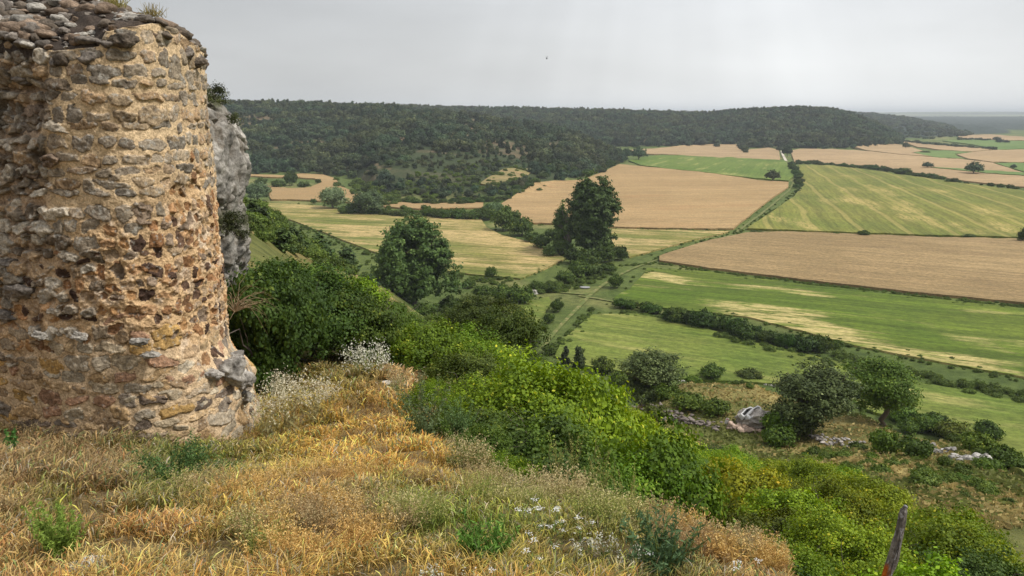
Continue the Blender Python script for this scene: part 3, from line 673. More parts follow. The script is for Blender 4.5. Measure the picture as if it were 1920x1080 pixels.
for i, (a, b, h) in enumerate([(1395,285,14),(1390,279,13),(1405,276,12),(1412,274,11),(1398,288,8),(1440,277,10),(1520,278,13),(1531,279,14),(1512,276,12),(1585,278,10),(1600,279,9),(1313,272,16),(1290,274,10),(1343,277,9),(1490,277,12),(1480,279,10),(1545,280,9),(1570,279,11)]):
    place(K_hill, a, b, h, 'dark oak standing out from the foot of the far wooded ridge', 'tree', 'oaks along the foot of the far ridge', i=i, base=4.3, wide=1.1)
# far tree line
for i, t in enumerate(np.linspace(0, 1, 34)):
    a, b = 1690+175*t+random.uniform(-3,3), 268+14*t+random.uniform(-1,.5)
    place(K_hill, a, b, random.uniform(5,8), 'small tree in the distant tree line beyond the tan fields', 'tree', 'distant tree line', i=i, base=4.3, wide=1.3, color=(.95,1,.9))
for i, (a, b) in enumerate([(1800,264),(1808,263),(1815,264),(1822,263),(1832,264),(1838,264),(1846,265),(1853,264),(1868,264),(1700,258),(1712,258),(1722,259),(1735,261),(1748,262)]):
    place(K_hill, a, b, random.uniform(5,8), 'hazy tree beside the distant green field', 'tree', 'hazy far trees', i=i, base=4.3, wide=1.4)
# poplars
def poplar(seed, W_, H_, lobes, ncl, label, px, py, hpx, per=34, leaf=.34, col=(1,1,1), rc=1.1):
    p = at(px, py); h = hpx/F*(p.y*CP-p.z*SP)*1.02
    fol = crown_mesh('crown', M_poplar, seed, lobes, ncl, per, rc, leaf, up=.5, hollow=.78)
    e = empty('poplar', (p.x, p.y, p.z-.3)); e.scale = (h/H_,)*3; tag(e, label, 'tree')
    obj('crown', fol, e, color=col); obj('trunk', trunk_mesh(seed, H_, .55, 9, W_*.8, forkat=.22), e)
def pl(cx, z0, z1, r, n, seed, top=.5, cy=0):
    """upright plume of foliage: tall narrow lobes fanning out a little"""
    rng = np.random.default_rng(seed); L = []
    for i in range(n):
        a = rng.random()*6.283; q = r*.62*rng.random()**.5; hh = (z1-z0)*(.42+.5*rng.random())*(1-.35*q/r); b = z0+(z1-z0-hh)*rng.random()**.8 if q > r*.3 else z1-hh
        L.append((cx+math.cos(a)*q, cy+math.sin(a)*q, b+hh/2, r*.27*(.8+.5*rng.random()), r*.27*(.8+.5*rng.random()), hh*.5))
    return L
poplar(11, 8, 16.5, ell_lobes(301, 50, 8.6, 2.5, 13.4, 1.7, 3.8)+[(0,0,5.5,6.4,6.4,5.5),(-6,0,3,2.5,2.5,3),(6.5,0,3,2.5,2.5,3)], 2000, 'broad dark poplar with several tops alone below the castle slope', 776, 570, 160, leaf=.36, rc=.72, col=(.95,1,.9))
poplar(12, 5, 21, ell_lobes(312, 50, 5.6, 3, 18.0, 2.3, 2.8)+[(0,0,11,5.0,5.0,8.6),(.5,0,13,5.6,5.6,4.5),(.5,0,3,5,5,3.4),(2.5,0,16,2.4,2.4,4),(-1.5,0,16.5,2.2,2.2,4)], 1900, 'tall dark poplar in the middle of the valley before the wheat field', 1108, 478, 145, leaf=.44, rc=.8)
poplar(13, 3, 14, ell_lobes(303, 12, 2.8, 2, 12.4, 1.1, 2.2)+[(0,0,6,1.6,1.6,6)], 420, 'slimmer paler poplar against the left side of the tall one', 1054, 470, 92, leaf=.38, col=(1.4,1.4,1.25), rc=.7)
# creek bushes: column, base row, rows tall, width factor, kind
K_wil = Kind('willow', 'crown', 'trunk'); K_wil.add(crown_mesh('crown', M_willow, 801, dome_lobes(91, 3.2, 6.2, 9), 330, 26, .9, .34, up=.4, hollow=.6), trunk_mesh(33, 5, .3, 6, 2))
place(K_wil, 625, 392, 44, 'pale silvery willow standing by the strip of meadow', 'tree', base=6.4, wide=1.0, color=(1,1,.95))
place(K_wil, 484, 377, 36, 'grey green willow at the left against the pale rock', 'tree', base=6.4, wide=1.15, color=(.62,.68,.62))
place(K_wil, 690, 402, 46, 'rounded willow with darker leaves right of the silvery one', 'tree', base=6.4, wide=1.05, color=(.6,.66,.55))
place(K_wil, 925, 408, 30, 'pale green willow at the right end of the stream hedge', 'tree', base=6.4, wide=1.2, color=(.6,.72,.55))
CB = [(545,348,26,.9,'dark round bush on the tongue between the winding wheat'),(522,352,16,1.4,'low bush left of the round bush on the wheat tongue'),(570,353,13,1.6,'low bush right of the round bush on the wheat tongue'),(597,345,10,1.0,'small bush at the tip of the wheat tongue'),(490,349,16,1.4,'bush at the left start of the wheat tongue'),
 (665,401,24,1.2,'dark bush at the foot of the rounded willow'),(588,382,10,1.0,'tiny bush left of the silvery willow'),(795,393,10,1.1,'low bush on the wheat edge between the willows and poplar'),
 (950,432,44,1.15,'large dark dome bush at the end of the stream hedge'),(975,442,38,1.0,'second dark dome bush right beside the large one'),(915,412,24,1.2,'dark bush under the pale green willow'),
 (1000,455,20,1.5,'low bright bush below the dark domes'),(1015,466,26,1.3,'rounded bush at the meadow edge left of the tall poplar'),(1040,448,22,1.3,'bush behind the slim poplar'),(1030,482,22,1.1,'dark bush in front of the slim poplar'),(1052,478,30,1.1,'dark bush between the two poplars'),(1075,495,30,1.1,'bush at the foot of the tall poplar on its left'),
 (1100,500,34,1.2,'bush at the foot of the tall poplar'),(1135,492,34,1.0,'bush right of the tall poplar'),(1163,488,28,.9,'outer bush right of the tall poplar'),(1085,520,32,1.2,'lower bush in the stream thicket'),(1110,518,24,1.4,'wide low bush in the stream thicket'),(1060,532,24,1.3,'bush at the lower end of the stream thicket'),(1140,512,18,1.5,'low bush beside the track below the poplar'),
 (1155,541,26,1.0,'single round bush at the corner of the vivid green field'),(1030,548,16,1.5,'low bush by the stream crossing'),(1005,545,18,1.3,'bush left of the stream crossing'),
 (920,522,24,.8,'small grey bush alone at the lower edge of the meadow'),(940,568,34,1.2,'large dark bush right of the lone poplar'),(975,570,38,1.1,'dark bush by the stream left of the crossing'),(905,560,26,1.2,'dark bush in front of the lone poplar meadow'),(880,540,16,1.4,'low bush between the lone poplar and the meadow'),
 (845,585,30,1.4,'dark bush at the right foot of the lone poplar'),(800,592,26,1.5,'dark bush below the trunk of the lone poplar'),(745,590,24,1.3,'dark bush at the left foot of the lone poplar'),(870,600,34,1.3,'wide dark bush below the lone poplar'),
 (1045,585,24,1.0,'bush at the upper corner of the little green plot'),(1030,605,20,.9,'bush beside the little green plot'),(1020,620,12,1.1,'lowest bush beside the little green plot'),
 (1570,654,18,1.1,'round bush at the bend of the long dark hedge'),(1620,444,12,1.7,'broad dark bush on the boundary of the brown field'),(1568,441,7,1.4,'small bush left of the broad one on the brown field edge'),(1818,447,8,2.2,'flat bush on the brown field edge to the right'),(1730,446,3,3,'tiny low bush on the brown field edge'),(1916,455,26,.6,'dark bush cut by the right edge of the picture'),(1420,437,6,3.2,'flat row bush at the left corner of the brown field'),
 (1700,277,5,2.5,'low dark thicket in the far tan field'),(1735,288,5,3.2,'long low thicket by the small green wedge')]
for i, (a, b, h, w, lab) in enumerate(CB): place(K_md, a, b, h, lab, 'bush', 'bushes of the valley floor', i=i, base=1.85, wide=w*.8, color=(.62,.68,.6) if b < 500 else (.72,.8,.62))
# hedge rows built of individual bushes along a line
def row(line, n, h0, h1, w, label, group, color, jx=3, jy=1.5, K=None, base=1.85):
    P = np.array(line, float); L = np.r_[0, np.cumsum(np.hypot(*np.diff(P, axis=0).T))]
    for i in range(n):
        t = (i+random.random()*.8)/n*L[-1]; a = np.interp(t, L, P[:,0])+random.uniform(-jx,jx); b = np.interp(t, L, P[:,1])+random.uniform(-jy,jy)
        f = t/L[-1]; place(K or K_md, a, b, (h0+(h1-h0)*f)*random.uniform(.7,1.3), label, 'bush', group, i=i, base=base, wide=w*random.uniform(.7,1.2), color=tuple(c*random.uniform(.85,1.15) for c in color))
row([(640,402),(720,404),(800,408),(880,411),(905,410)], 26, 12, 17, 1.2, 'bush of the hedge between the striped meadow and the wheat', 'hedge along the stream', (.62,.68,.6))
row([(1032,322),(1010,338),(970,360),(945,377),(890,381),(800,383),(740,380)], 44, 10, 8, 1.2, 'bush of the dark hedge along the upper edge of the wheat', 'hedge below the wooded hill', (.5,.56,.5), 5, 3)
row([(1040,325),(1090,328),(1130,322),(1155,308)], 22, 12, 12, 1.1, 'bush at the lower edge of the wooded spur', 'bushes under the spur', (.5,.56,.5), 4, 4)
def under(name, line, n, s0, s1, label, jx=6, jy=2):
    P = np.array(line, float); L = np.r_[0, np.cumsum(np.hypot(*np.diff(P, axis=0).T))]; pts_ = []
    for i in range(n):
        t = random.random()*L[-1]; p = at(np.interp(t, L, P[:,0])+random.uniform(-jx,jx), np.interp(t, L, P[:,1])+random.uniform(-jy,jy)); pts_.append((p.x, p.y))
    instancer(name, np.array(pts_), proto_objs([K_md]), label, s0, s1, 3, -.2)
under('undergrowth', [(640,345),(690,352),(740,372),(700,383),(655,352)], 70, .8, 2.0, 'scrub filling the verge between the winding wheat and the hill', 16, 7)
under('undergrowth', [(740,376),(800,355),(860,340),(900,330),(960,345),(1000,335)], 230, .6, 1.5, 'low scrub over the foot of the wooded hill', 46, 26)
row([(1480,312),(1490,322),(1497,335),(1500,350),(1490,362)], 18, 12, 6, 1.1, 'bush on the bank between the green strip and the barley', 'bushes on the bank', (.55,.62,.5), 5, 2)
row([(1490,306),(1560,311),(1610,315),(1650,320),(1700,328),(1760,338),(1790,343)], 56, 6, 9, 1.3, 'bush of the long dark hedge behind the barley field', 'long hedge behind the barley field', (.5,.56,.5), 3, 2)
row([(1790,343),(1850,349),(1920,357)], 7, 5, 8, 1.2, 'small bush on the bare right part of the long hedge', 'long hedge behind the barley field', (.5,.56,.5), 6, 1)
row([(1245,600),(1300,606),(1360,622),(1420,640),(1490,655),(1550,662)], 26, 25, 28, .9, 'tall dark bush of the hedge below the vivid green field', 'dark hedge below the vivid green field', (.5,.6,.45), 6, 4)
row([(1160,578),(1200,582),(1240,590)], 9, 14, 16, 1.1, 'bush at the left start of the long dark hedge', 'dark hedge below the vivid green field', (.6,.7,.5), 6, 3)
under('undergrowth', [(1170,586),(1250,600),(1330,618)], 50, .25, .55, 'low green growth along the grassy track', 6, 2)
under('undergrowth', [(1330,625),(1430,652),(1550,680),(1620,690)], 40, .35, .8, 'low undergrowth in front of the dark hedge', 8, 6)
under('undergrowth', [(1560,668),(1650,690),(1750,716),(1840,735),(1930,752)], 70, .35, .8, 'tangled undergrowth on the right part of the hedge line', 10, 9)
under('undergrowth', [(1160,500),(1235,494),(1330,508),(1500,530),(1700,554),(1920,577)], 260, .15, .45, 'weedy bank between the brown field and the vivid green field', 6, 1)
under('undergrowth', [(1110,582),(1085,605),(1065,640),(1040,655)], 50, .2, .55, 'weedy verge between the dirt track and the pale green field', 9, 5)
under('undergrowth', [(985,565),(1010,545),(1060,540),(1120,520),(1150,505)], 110, .25, .8, 'weedy undergrowth around the stream crossing', 16, 8)
under('undergrowth', [(1380,433),(1300,462),(1220,490)], 60, .15, .5, 'rough verge beside the track along the brown field', 6, 3)
under('undergrowth', [(1500,352),(1470,380),(1420,415),(1385,436)], 80, .15, .55, 'rough verge between the wheat and the barley field', 7, 3)
under('undergrowth', [(470,395),(560,425),(700,482),(850,520),(970,532)], 160, .2, .7, 'rough weedy strip below the striped meadow', 14, 6)
under('undergrowth', [(475,415),(540,450),(620,490),(690,520)], 130, .25, .9, 'low scrub on the castle slope among the junipers', 26, 20)
def verges():
    pts_ = []
    for poly, n in ((P_br,420),(P_low,300),(P_brown,300),(P_left,330),(P_yg,300),(P_big,260),(P_sm,60),(P_pop,90)):
        P = np.array([p for p in poly]+[poly[0]], float); L = np.r_[0, np.cumsum(np.hypot(*np.diff(P, axis=0).T))]
        for _ in range(n):
            t = random.random()*L[-1]; a = np.interp(t, L, P[:,0]); b = np.interp(t, L, P[:,1])
            if not (455 < a < 1930): continue
            w = (b-200)/90.; p = at(a+random.gauss(0,2.5*w), b+random.gauss(0,.55*w)); pts_.append((p.x, p.y))
    instancer('verge_weeds', np.array(pts_), proto_objs([K_md]), 'ragged weeds and tufts along the field edges', .10, .42, 9, -.1)
verges()
# junipers and shrubs on the slope left of the poplar
for i, (a, b, h, w, lab) in enumerate([(602,487,44,1.2,'dark juniper on the slope left of the lone poplar'),(651,505,42,1.2,'round dark juniper nearest the lone poplar on its left'),(553,470,46,1.0,'upright juniper on the slope below the pale rock'),(533,478,44,1.1,'juniper in front of the upright one below the pale rock'),(695,540,28,1.3,'small juniper low beside the lone poplar'),
   (490,428,42,1.2,'dark juniper beside the pale rock'),(475,415,40,1.1,'juniper touching the edge of the pale rock'),(517,415,18,1.2,'small juniper above the slope by the meadow edge'),(575,470,22,1.5,'low pale shrub between the junipers'),(505,435,22,1.4,'low shrub among the junipers')]):
    place(K_jun, a, b, h, lab, 'tree', 'junipers on the castle slope', i=i, base=4.4, wide=w*1.25, color=(.8,1.0,.62))

# ================================================================== the round tower
def rock(seed, nu=20, nv=12, planes=14, rough=.08):
    """unit rock: a ball cut by random planes and roughened"""
    rng = np.random.default_rng(seed); th = np.linspace(0, math.pi, nv+2); ph = np.linspace(0, 2*math.pi, nu, endpoint=False)
    P, T = np.meshgrid(ph, th, indexing='ij'); d = np.stack([np.sin(T)*np.cos(P), np.sin(T)*np.sin(P), np.cos(T)], -1).reshape(-1,3)
    n = unit(rng.normal(size=(planes,3))); q = rng.uniform(.62, 1.0, planes); dot = d@n.T
    r = np.where(dot > .05, q/np.maximum(dot, .05), 9).min(1); r = np.minimum(r, 1.15)
    r = r*(1+rough*fbm(d[:,0]*2.5+seed, d[:,1]*2.5, d[:,2]*2.5, seed, 3)); return d*r[:,None], grid_faces(nu, nv+2, True)
def rocks_mesh(name, items, mat, colfn, **kw):
    """items: (x, y, z, sx, sy, sz, rz, seed) merged in one mesh with a colour per rock"""
    Vs, Fs, Cs, n = [], [], [], 0
    for (x,y,z,sx,sy,sz,rz,seed) in items:
        V, Fq = rock(seed, **kw); V = V*np.array([sx,sy,sz]); c, s = math.cos(rz), math.sin(rz); V = np.c_[V[:,0]*c-V[:,1]*s, V[:,0]*s+V[:,1]*c, V[:,2]]
        W3 = V+np.array([x,y,z]); Vs.append(W3); Fs.append(Fq+n); n += len(V); Cs.append(colfn(seed, V, W3))
    return meshdata(name, np.concatenate(Vs), np.concatenate(Fs), mat, {'col': np.clip(np.concatenate(Cs), .01, 1)})
def stonemat(name, sc=40, bump=.35, dist=.012, sp=.25):
    g = G(name); c = g.attr('col', True); n = g.noise(sc, detail=5, rough=.7); n2 = g.noise(sc*.25, detail=4)
    c = g.mix(1.0, c, g.mix(g.rng(n, .3, .7), (.62,.60,.58), (1.3,1.3,1.3)), 'MULTIPLY'); c = g.mix(1.0, c, g.mix(n2, (.8,.8,.8), (1.2,1.2,1.2)), 'MULTIPLY')
    g.bump(g.math('ADD', n, n2), bump, dist); g.b.inputs['Roughness'].default_value = .92; return g.done(c)
M_stone = stonemat('tower stone', 46, .7, .014); M_rock = stonemat('limestone', 22, .5, .03)
CK = [(-.98,9.3),(-.80,8.62),(-.70,8.3),(-.62,8.12),(-.56,8.06),(-.505,8.12),(-.46,8.35),(-.422,8.8),(-.397,9.35),(-.391,10.0)]
CP_ = [(k*y, y) for k, y in CK]+[(-4.3,10.9),(-4.9,11.7),(-6.0,12.4),(-8.0,12.9)]
def catmull(P, n=40):
    P = np.array(P, float); P = np.r_[[2*P[0]-P[1]], P, [2*P[-1]-P[-2]]]; out = []
    for i in range(1, len(P)-2):
        for t in np.linspace(0, 1, n, endpoint=False):
            out.append(.5*((2*P[i])+(-P[i-1]+P[i+1])*t+(2*P[i-1]-5*P[i]+4*P[i+1]-P[i+2])*t*t+(-P[i-1]+3*P[i]-3*P[i+1]+P[i+2])*t**3))
    out.append(P[-2]); return np.array(out)
def resample(C, step):
    L = np.r_[0, np.cumsum(np.hypot(*np.diff(C, axis=0).T))]; n = int(L[-1]/step); u = np.linspace(0, L[-1], n)
    return np.stack([np.interp(u, L, C[:,0]), np.interp(u, L, C[:,1])], 1), u
def masonry(U, Vv, px, py, seed, region):
    """relief (m) and colour of rubble masonry over the surface grid; region(px,py) -> weights"""
    rng = np.random.default_rng(seed); du = U[1,0]-U[0,0]; dv = Vv[0,1]-Vv[0,0]; u0, v0 = U[0,0], Vv[0,0]; nu, nv = U.shape
    wob = fbm(U*2.2, Vv*2.2, 0, seed+1, 3); fine = fbm(U*22, Vv*22, 0, seed+2, 4); mid = fbm(U*7, Vv*7, 0, seed+3, 4)
    w1x = fbm(U*9, Vv*9, 3, seed+4, 3); w1y = fbm(U*9, Vv*9, 7, seed+5, 3)
    R = region(px, py); r1, r2, r3, r4 = R      # coursed top, eroded rust band, flat lower courses, grey rubble
    H = .015*mid+.009*fine+.02*wob*1.0; H = H+r2*(.03*mid+.016*fine)+r4*(.05*mid-.03)
    mort = r1[...,None]*np.array((.61,.455,.275))+r2[...,None]*np.array((.57,.39,.215))+r3[...,None]*np.array((.61,.455,.285))+r4[...,None]*np.array((.42,.31,.21))
    white = sstep(.15, .5, fbm(U*5, Vv*5, 0, seed+8, 4))*r2*.75; mort = mort*(1-white[...,None])+np.array((.66,.54,.41))*white[...,None]
    stain = sstep(.0, .55, fbm(U*1.6, Vv*1.6, 0, seed+9, 4))*.35; mort = mort*(1-stain[...,None])+np.array((.40,.27,.15))*stain[...,None]
    C = mort*(1+.34*fine[...,None]+.12*mid[...,None]); C = C*(1-.25*r4[...,None]*(mid[...,None] < 0))
    stones = []
    v = Vv[0,0]
    while v < Vv[0,-1]:
        hr = rng.uniform(.095, .195); u = rng.uniform(-.2, 0)
        while u < U[-1,0]:
            iu = int(np.clip((u-u0)/du, 0, nu-1)); iv = int(np.clip((v-v0)/dv, 0, nv-1)); q = [float(a[iu,iv]) for a in R]; k = int(rng.choice(4, p=np.array(q)/sum(q)))
            w = (rng.uniform(.13,.36), rng.uniform(.07,.20), rng.uniform(.12,.40), rng.uniform(.09,.34))[k]; gap = (rng.uniform(.010,.040), rng.uniform(.01,.05), rng.uniform(.012,.04), rng.uniform(.0,.02))[k]
            b = hr*(.45,.46,.48,.50)[k]*rng.uniform(.62,1.10); stones.append((u+w/2, v+rng.normal()*.014, w/2, b, rng.normal()*(.10,.35,.14,.25)[k], k)); u += w+gap
        v += hr*rng.uniform(.96,1.06)
    for _ in range(1500):   # small fill stones
        iu, iv = rng.integers(nu), rng.integers(nv); q = [float(a[iu,iv]) for a in R]; k = int(rng.choice(4, p=np.array(q)/sum(q)))
        if rng.random() < (.12,.8,.35,.8)[k]: s = rng.uniform(.02,.055); stones.append((U[iu,0], Vv[0,iv], s*rng.uniform(1,2), s*rng.uniform(.5,1), rng.normal()*.4, k))
    pal = [[(.24,.21,.175),(.30,.24,.17),(.20,.18,.155),(.31,.27,.22),(.35,.255,.165),(.26,.225,.18),(.31,.24,.175),(.38,.32,.25)],
           [(.26,.145,.075),(.11,.07,.05),(.38,.23,.115),(.22,.13,.075),(.36,.22,.12),(.07,.045,.035),(.40,.30,.21),(.24,.19,.15),(.48,.31,.18),(.34,.26,.18)],
           [(.30,.25,.19),(.40,.29,.17),(.24,.21,.18),(.46,.35,.22),(.32,.24,.16),(.46,.31,.13),(.36,.23,.16),(.16,.13,.11),(.40,.36,.29),(.42,.36,.27),(.36,.32,.26)],
           [(.28,.25,.21),(.34,.31,.265),(.22,.19,.155),(.32,.24,.16),(.16,.13,.10),(.42,.39,.34),(.36,.27,.18)]]
    for (uc, vc, a, b, rot, k) in stones:
        m = 1.35*max(a, b)+.02; i0, i1 = int((uc-m-u0)/du), int((uc+m-u0)/du)+1; j0, j1 = int((vc-m-v0)/dv), int((vc+m-v0)/dv)+1
        i0, j0 = max(i0,0), max(j0,0); i1, j1 = min(i1,nu), min(j1,nv)
        if i1-i0 < 2 or j1-j0 < 2: continue
        sl = (slice(i0,i1), slice(j0,j1)); x = U[sl]-uc+w1x[sl]*a*.55; y = Vv[sl]-vc+w1y[sl]*b*.75; c, s = math.cos(rot), math.sin(rot)
        p, q = (x*c+y*s)/a, (-x*s+y*c)/b; e = rng.uniform(2.1, 4.2); ss = (np.abs(p)**e+np.abs(q)**e)**(1/e)
        for _c in range(4):
            th_ = rng.random()*6.283; ss = np.maximum(ss, (p*math.cos(th_)+q*math.sin(th_))/rng.uniform(.80,1.15))
        hh = (rng.uniform(.003,.020), rng.uniform(-.030,.024), rng.uniform(.002,.015), rng.uniform(.008,.05))[k]
        prof = hh*np.sqrt(np.clip(1-ss**7, 0, 1))+ (p*rng.normal()*.006+q*rng.normal()*.007) + (.016,.028,.012,.030)[k]*mid[sl]+.010*fine[sl]*(1,2,1,1.8)[k]
        ins = (ss < 1)&((prof+.004 > H[sl]-.02)|True); base = np.array(pal[k][rng.integers(len(pal[k]))])*rng.uniform(.82,1.2)
        lich = sstep(.25, .6, fbm(U[sl]*30, Vv[sl]*30, 5, seed+12, 3)+.2*mid[sl]+(.1 if k in (0,3) else -.1))[...,None]*.6
        col = base*np.array((1.06,1,.90))*(1+.55*fine[sl][...,None]+.35*mid[sl][...,None]); col = col*(1-lich)+np.array((.44,.42,.37))*lich
        edge = sstep(.86, 1.0, ss)
        H[sl] = np.where(ins, prof*(1-edge*.6)+H[sl]*edge*.6-(.006*edge), H[sl]); C[sl] = np.where(ins[...,None], col*(1-.25*edge[...,None]), C[sl])  # stone rims also darkened in colour, standing in for crevice shade
    return H, np.clip(C, .015, .9)
def tower():
    root = empty('round_tower', (-4.6, 9.6, -3.9)); tag(root, 'ruined round tower of rubble masonry in sandy mortar filling the left of the view', 'tower')
    inv = np.array(root.location)
    C2, u = resample(catmull(CP_), .008); nu = len(u); z = np.arange(-4.6, 1.05, .008); nv = len(z)
    T = np.gradient(C2, axis=0); T /= np.linalg.norm(T, axis=1)[:,None]; Nn = np.stack([T[:,1], -T[:,0]], 1)
    U, Z = np.meshgrid(u, z, indexing='ij'); X = np.repeat(C2[:,:1], nv, 1); Y = np.repeat(C2[:,1:], nv, 1); px, py = project(X, Y, Z)
    k = C2[:,0]/C2[:,1]; sil = int(np.argmax(np.where(np.arange(nu) < nu, k, -9)[:int(nu*.9)])); pxh = 960+1460*k
    rimpx = [(-700,70),(-150,72),(40,78),(84,86),(96,92),(130,92),(200,86),(216,60),(262,50),(300,42),(340,50),(365,72),(392,108)]
    zr = np.interp(pxh, [a for a,_ in rimpx], [float(ratio(b)) for _,b in rimpx])*C2[:,1]; zr[sil:] = zr[sil]; zr = zr+.03*fbm(u*4, u*0, 0, 61, 3)
    def region(a, b):
        wv = fbm(a/60., b/60., 0, 71, 3)*40
        r4 = (1-sstep(70, 100, a+wv*.5))*(1-sstep(480, 640, b+wv)*.75)*(1-sstep(640,700,b+wv)); r4 = np.maximum(r4, .45*(1-sstep(120,190,a+wv))*sstep(430,500,b)*(1-sstep(560,680,b+wv)))
        r3 = sstep(600, 700, b+wv*1.2)*(1-r4); r2 = sstep(330, 450, b+wv*2+(a-250)*.35)*(1-r3-r4); r2 = np.clip(r2, 0, 1); r1 = np.clip(1-r2-r3-r4, 0, 1)
        return r1+1e-6, r2+1e-6, r3+1e-6, r4+1e-6
    H, Cc = masonry(U, Z, px, py, 5, region)
    # fallen facing at the left: a ragged recess with a hollow, its upper part blotched darker
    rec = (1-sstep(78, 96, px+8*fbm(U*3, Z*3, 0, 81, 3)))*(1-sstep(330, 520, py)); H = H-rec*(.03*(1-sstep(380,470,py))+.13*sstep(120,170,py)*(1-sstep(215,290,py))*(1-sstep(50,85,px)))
    rec_dark = rec*sstep(.0,.4,fbm(U*2.5,Z*2.5,0,83,3))*.7*(py<330); Cc = Cc*(1-rec_dark[...,None])+np.array((.045,.04,.028))*rec_dark[...,None]
    # batter and lump at the foot
    fl = sstep(630, 705, py)*sstep(300, 460, px); H = H+fl*(.30+.07*fbm(U*3, Z*3, 0, 87, 3)); H = H+.035*fbm(U*1.3, Z*1.3, 0, 89, 3)
    H = H+.02*sstep(560,800,py)
    # pull everything above the rim line down onto it
    Zc = np.minimum(Z, zr[:,None]); over = np.clip(Z-zr[:,None], 0, None); H = H-np.minimum(over*1.2, .25)-.05*sstep(.12, 0, zr[:,None]-Z)*0
    P = np.stack([X+Nn[:,:1]*H, Y+Nn[:,1:]*H, Zc], -1)
    me = meshdata('wall', P.reshape(-1,3)-inv, grid_faces(nu, nv), M_stone, {'col': Cc.reshape(-1,3)}); obj('wall', me, root)
    # broken top: earth and rubble rising behind the rim
    st = slice(0, nu, 4); B = C2[st]; zb = zr[st]; pb = pxh[st].copy(); pb[np.arange(len(pb)) > sil/4] = 420; nw = 90; w = np.linspace(0, 1, nw)**1.2
    ctr = np.array((-7.2, 11.3)); W2 = w[None,:]
    Bn = B-Nn[st]*.03; Xc = Bn[:,:1]*(1-W2)+ctr[0]*W2; Yc = Bn[:,1:]*(1-W2)+ctr[1]*W2
    zt = 1.5; Zt = zb[:,None]+(zt-zb[:,None])*np.minimum(1, (W2*1.5))**.75; Zt = Zt+.10*fbm(Xc*1.5, Yc*1.5, 0, 91, 4)*sstep(0,.1,W2)+.05*fbm(Xc*9, Yc*9, 0, 93, 4)
    Zt[:,0] = zb-.12
    n = fbm(Xc*4, Yc*4, 0, 95, 4)[...,None]; cc = np.array((.060,.046,.036))*(1+.5*n); g_ = sstep(.2,.5,fbm(Xc*2,Yc*2,0,97,3))[...,None]*.5; cc = cc*(1-g_)+np.array((.2,.16,.12))*g_
    me = meshdata('broken_top', np.stack([Xc,Yc,Zt],-1).reshape(-1,3)-inv, grid_faces(len(B), nw)[:, ::-1], M_stone, {'col': np.clip(cc,.01,1).reshape(-1,3)}); obj('broken_top', me, root)
    def zcap(i, j): return Xc[i,j], Yc[i,j], Zt[i,j]
    rng = np.random.default_rng(12); items = []
    for q in range(2600):
        i = rng.integers(0, len(B)); j = int(rng.random()**1.3*nw*.75)
        if pb[i] < -250: continue
        s = .018+.09*rng.random()**2.6+(.05 if pb[i] < 120 and rng.random() < .35 else 0); x, y, z_ = zcap(i, min(j, nw-1)); items.append((x-inv[0], y-inv[1], z_-inv[2]+s*.15, s*rng.uniform(1,1.6), s, s*rng.uniform(.5,.9), rng.random()*6, int(rng.integers(60))))
    for (a, b, yy, sx, sz) in [(86,108,8.35,.30,.17),(158,64,8.9,.16,.12),(60,45,9.0,.20,.17),(115,58,8.8,.17,.10),(80,36,9.2,.13,.10),(20,70,8.7,.22,.14),(235,36,8.75,.26,.10),(232,78,8.15,.17,.13),(45,150,8.3,.2,.11),(72,143,8.28,.14,.1),(15,125,8.5,.22,.14),(66,240,8.32,.17,.12),(68,210,8.3,.16,.11),(30,200,8.5,.2,.13),(95,300,8.12,.22,.10),(60,320,8.2,.16,.11),(22,275,8.4,.18,.09),(50,350,8.3,.14,.09),(10,330,8.5,.2,.08),(34,395,8.35,.14,.07),(12,440,8.4,.18,.07),(66,430,8.15,.12,.07),(30,490,8.3,.2,.08),(40,545,8.2,.22,.12),(12,590,8.3,.2,.12),(75,630,8.05,.12,.08),(150,632,7.99,.11,.09),(262,640,8.0,.13,.07),(285,665,8.03,.15,.06),(300,58,8.9,.13,.09),(330,72,8.95,.13,.09),(352,100,9.0,.12,.10),(372,118,9.2,.12,.10)]:
        kx, t = float(kk(a,b)), float(ratio(b)); items.append((kx*yy-inv[0], yy-inv[1], t*yy-inv[2], sx, sx*.75, sz, rng.normal()*.3, int(rng.integers(60))))
    big = items[-34:]; items = items[:-34]
    def cf(seed, V, W3):
        r_ = np.random.default_rng(seed*7+1); b = np.array([(.19,.165,.14),(.30,.28,.245),(.13,.105,.08),(.19,.14,.10)][seed%4])*r_.uniform(.8,1.2); n = fbm(W3[:,0]*14, W3[:,1]*14, W3[:,2]*14, seed, 4)[:,None]
        n2 = fbm(W3[:,0]*45, W3[:,1]*45, W3[:,2]*45, seed, 3)[:,None]; return b*(1+.8*n+.6*n2)
    tag(obj('loose_rubble', rocks_mesh('loose_rubble', items, M_stone, cf, nu=20, nv=11, rough=.35, planes=9), root), None, None, None, 'stuff')
    for b_ in big: obj('loose_rock', rocks_mesh('loose_rock', [(0,0,0,b_[3]*.82,b_[4]*.7,b_[5]*.72,b_[6],b_[7])], M_stone, cf, nu=56, nv=30, rough=.34, planes=18), root, b_[:3])
    # pale boulder bonded into the foot
    it = []
    for (a, b, yy, sx, sy, sz, sd_) in [(428,696,8.92,.22,.14,.20,3),(450,714,9.18,.17,.15,.15,17),(456,744,9.25,.12,.13,.12,23),(390,704,8.62,.15,.10,.08,31),(438,674,9.22,.15,.15,.12,35)]:
        kx, t = float(kk(a,b)), float(ratio(b)); it.append((kx*yy-inv[0], yy-inv[1], t*yy-inv[2], sx, sy, sz, .3, sd_))
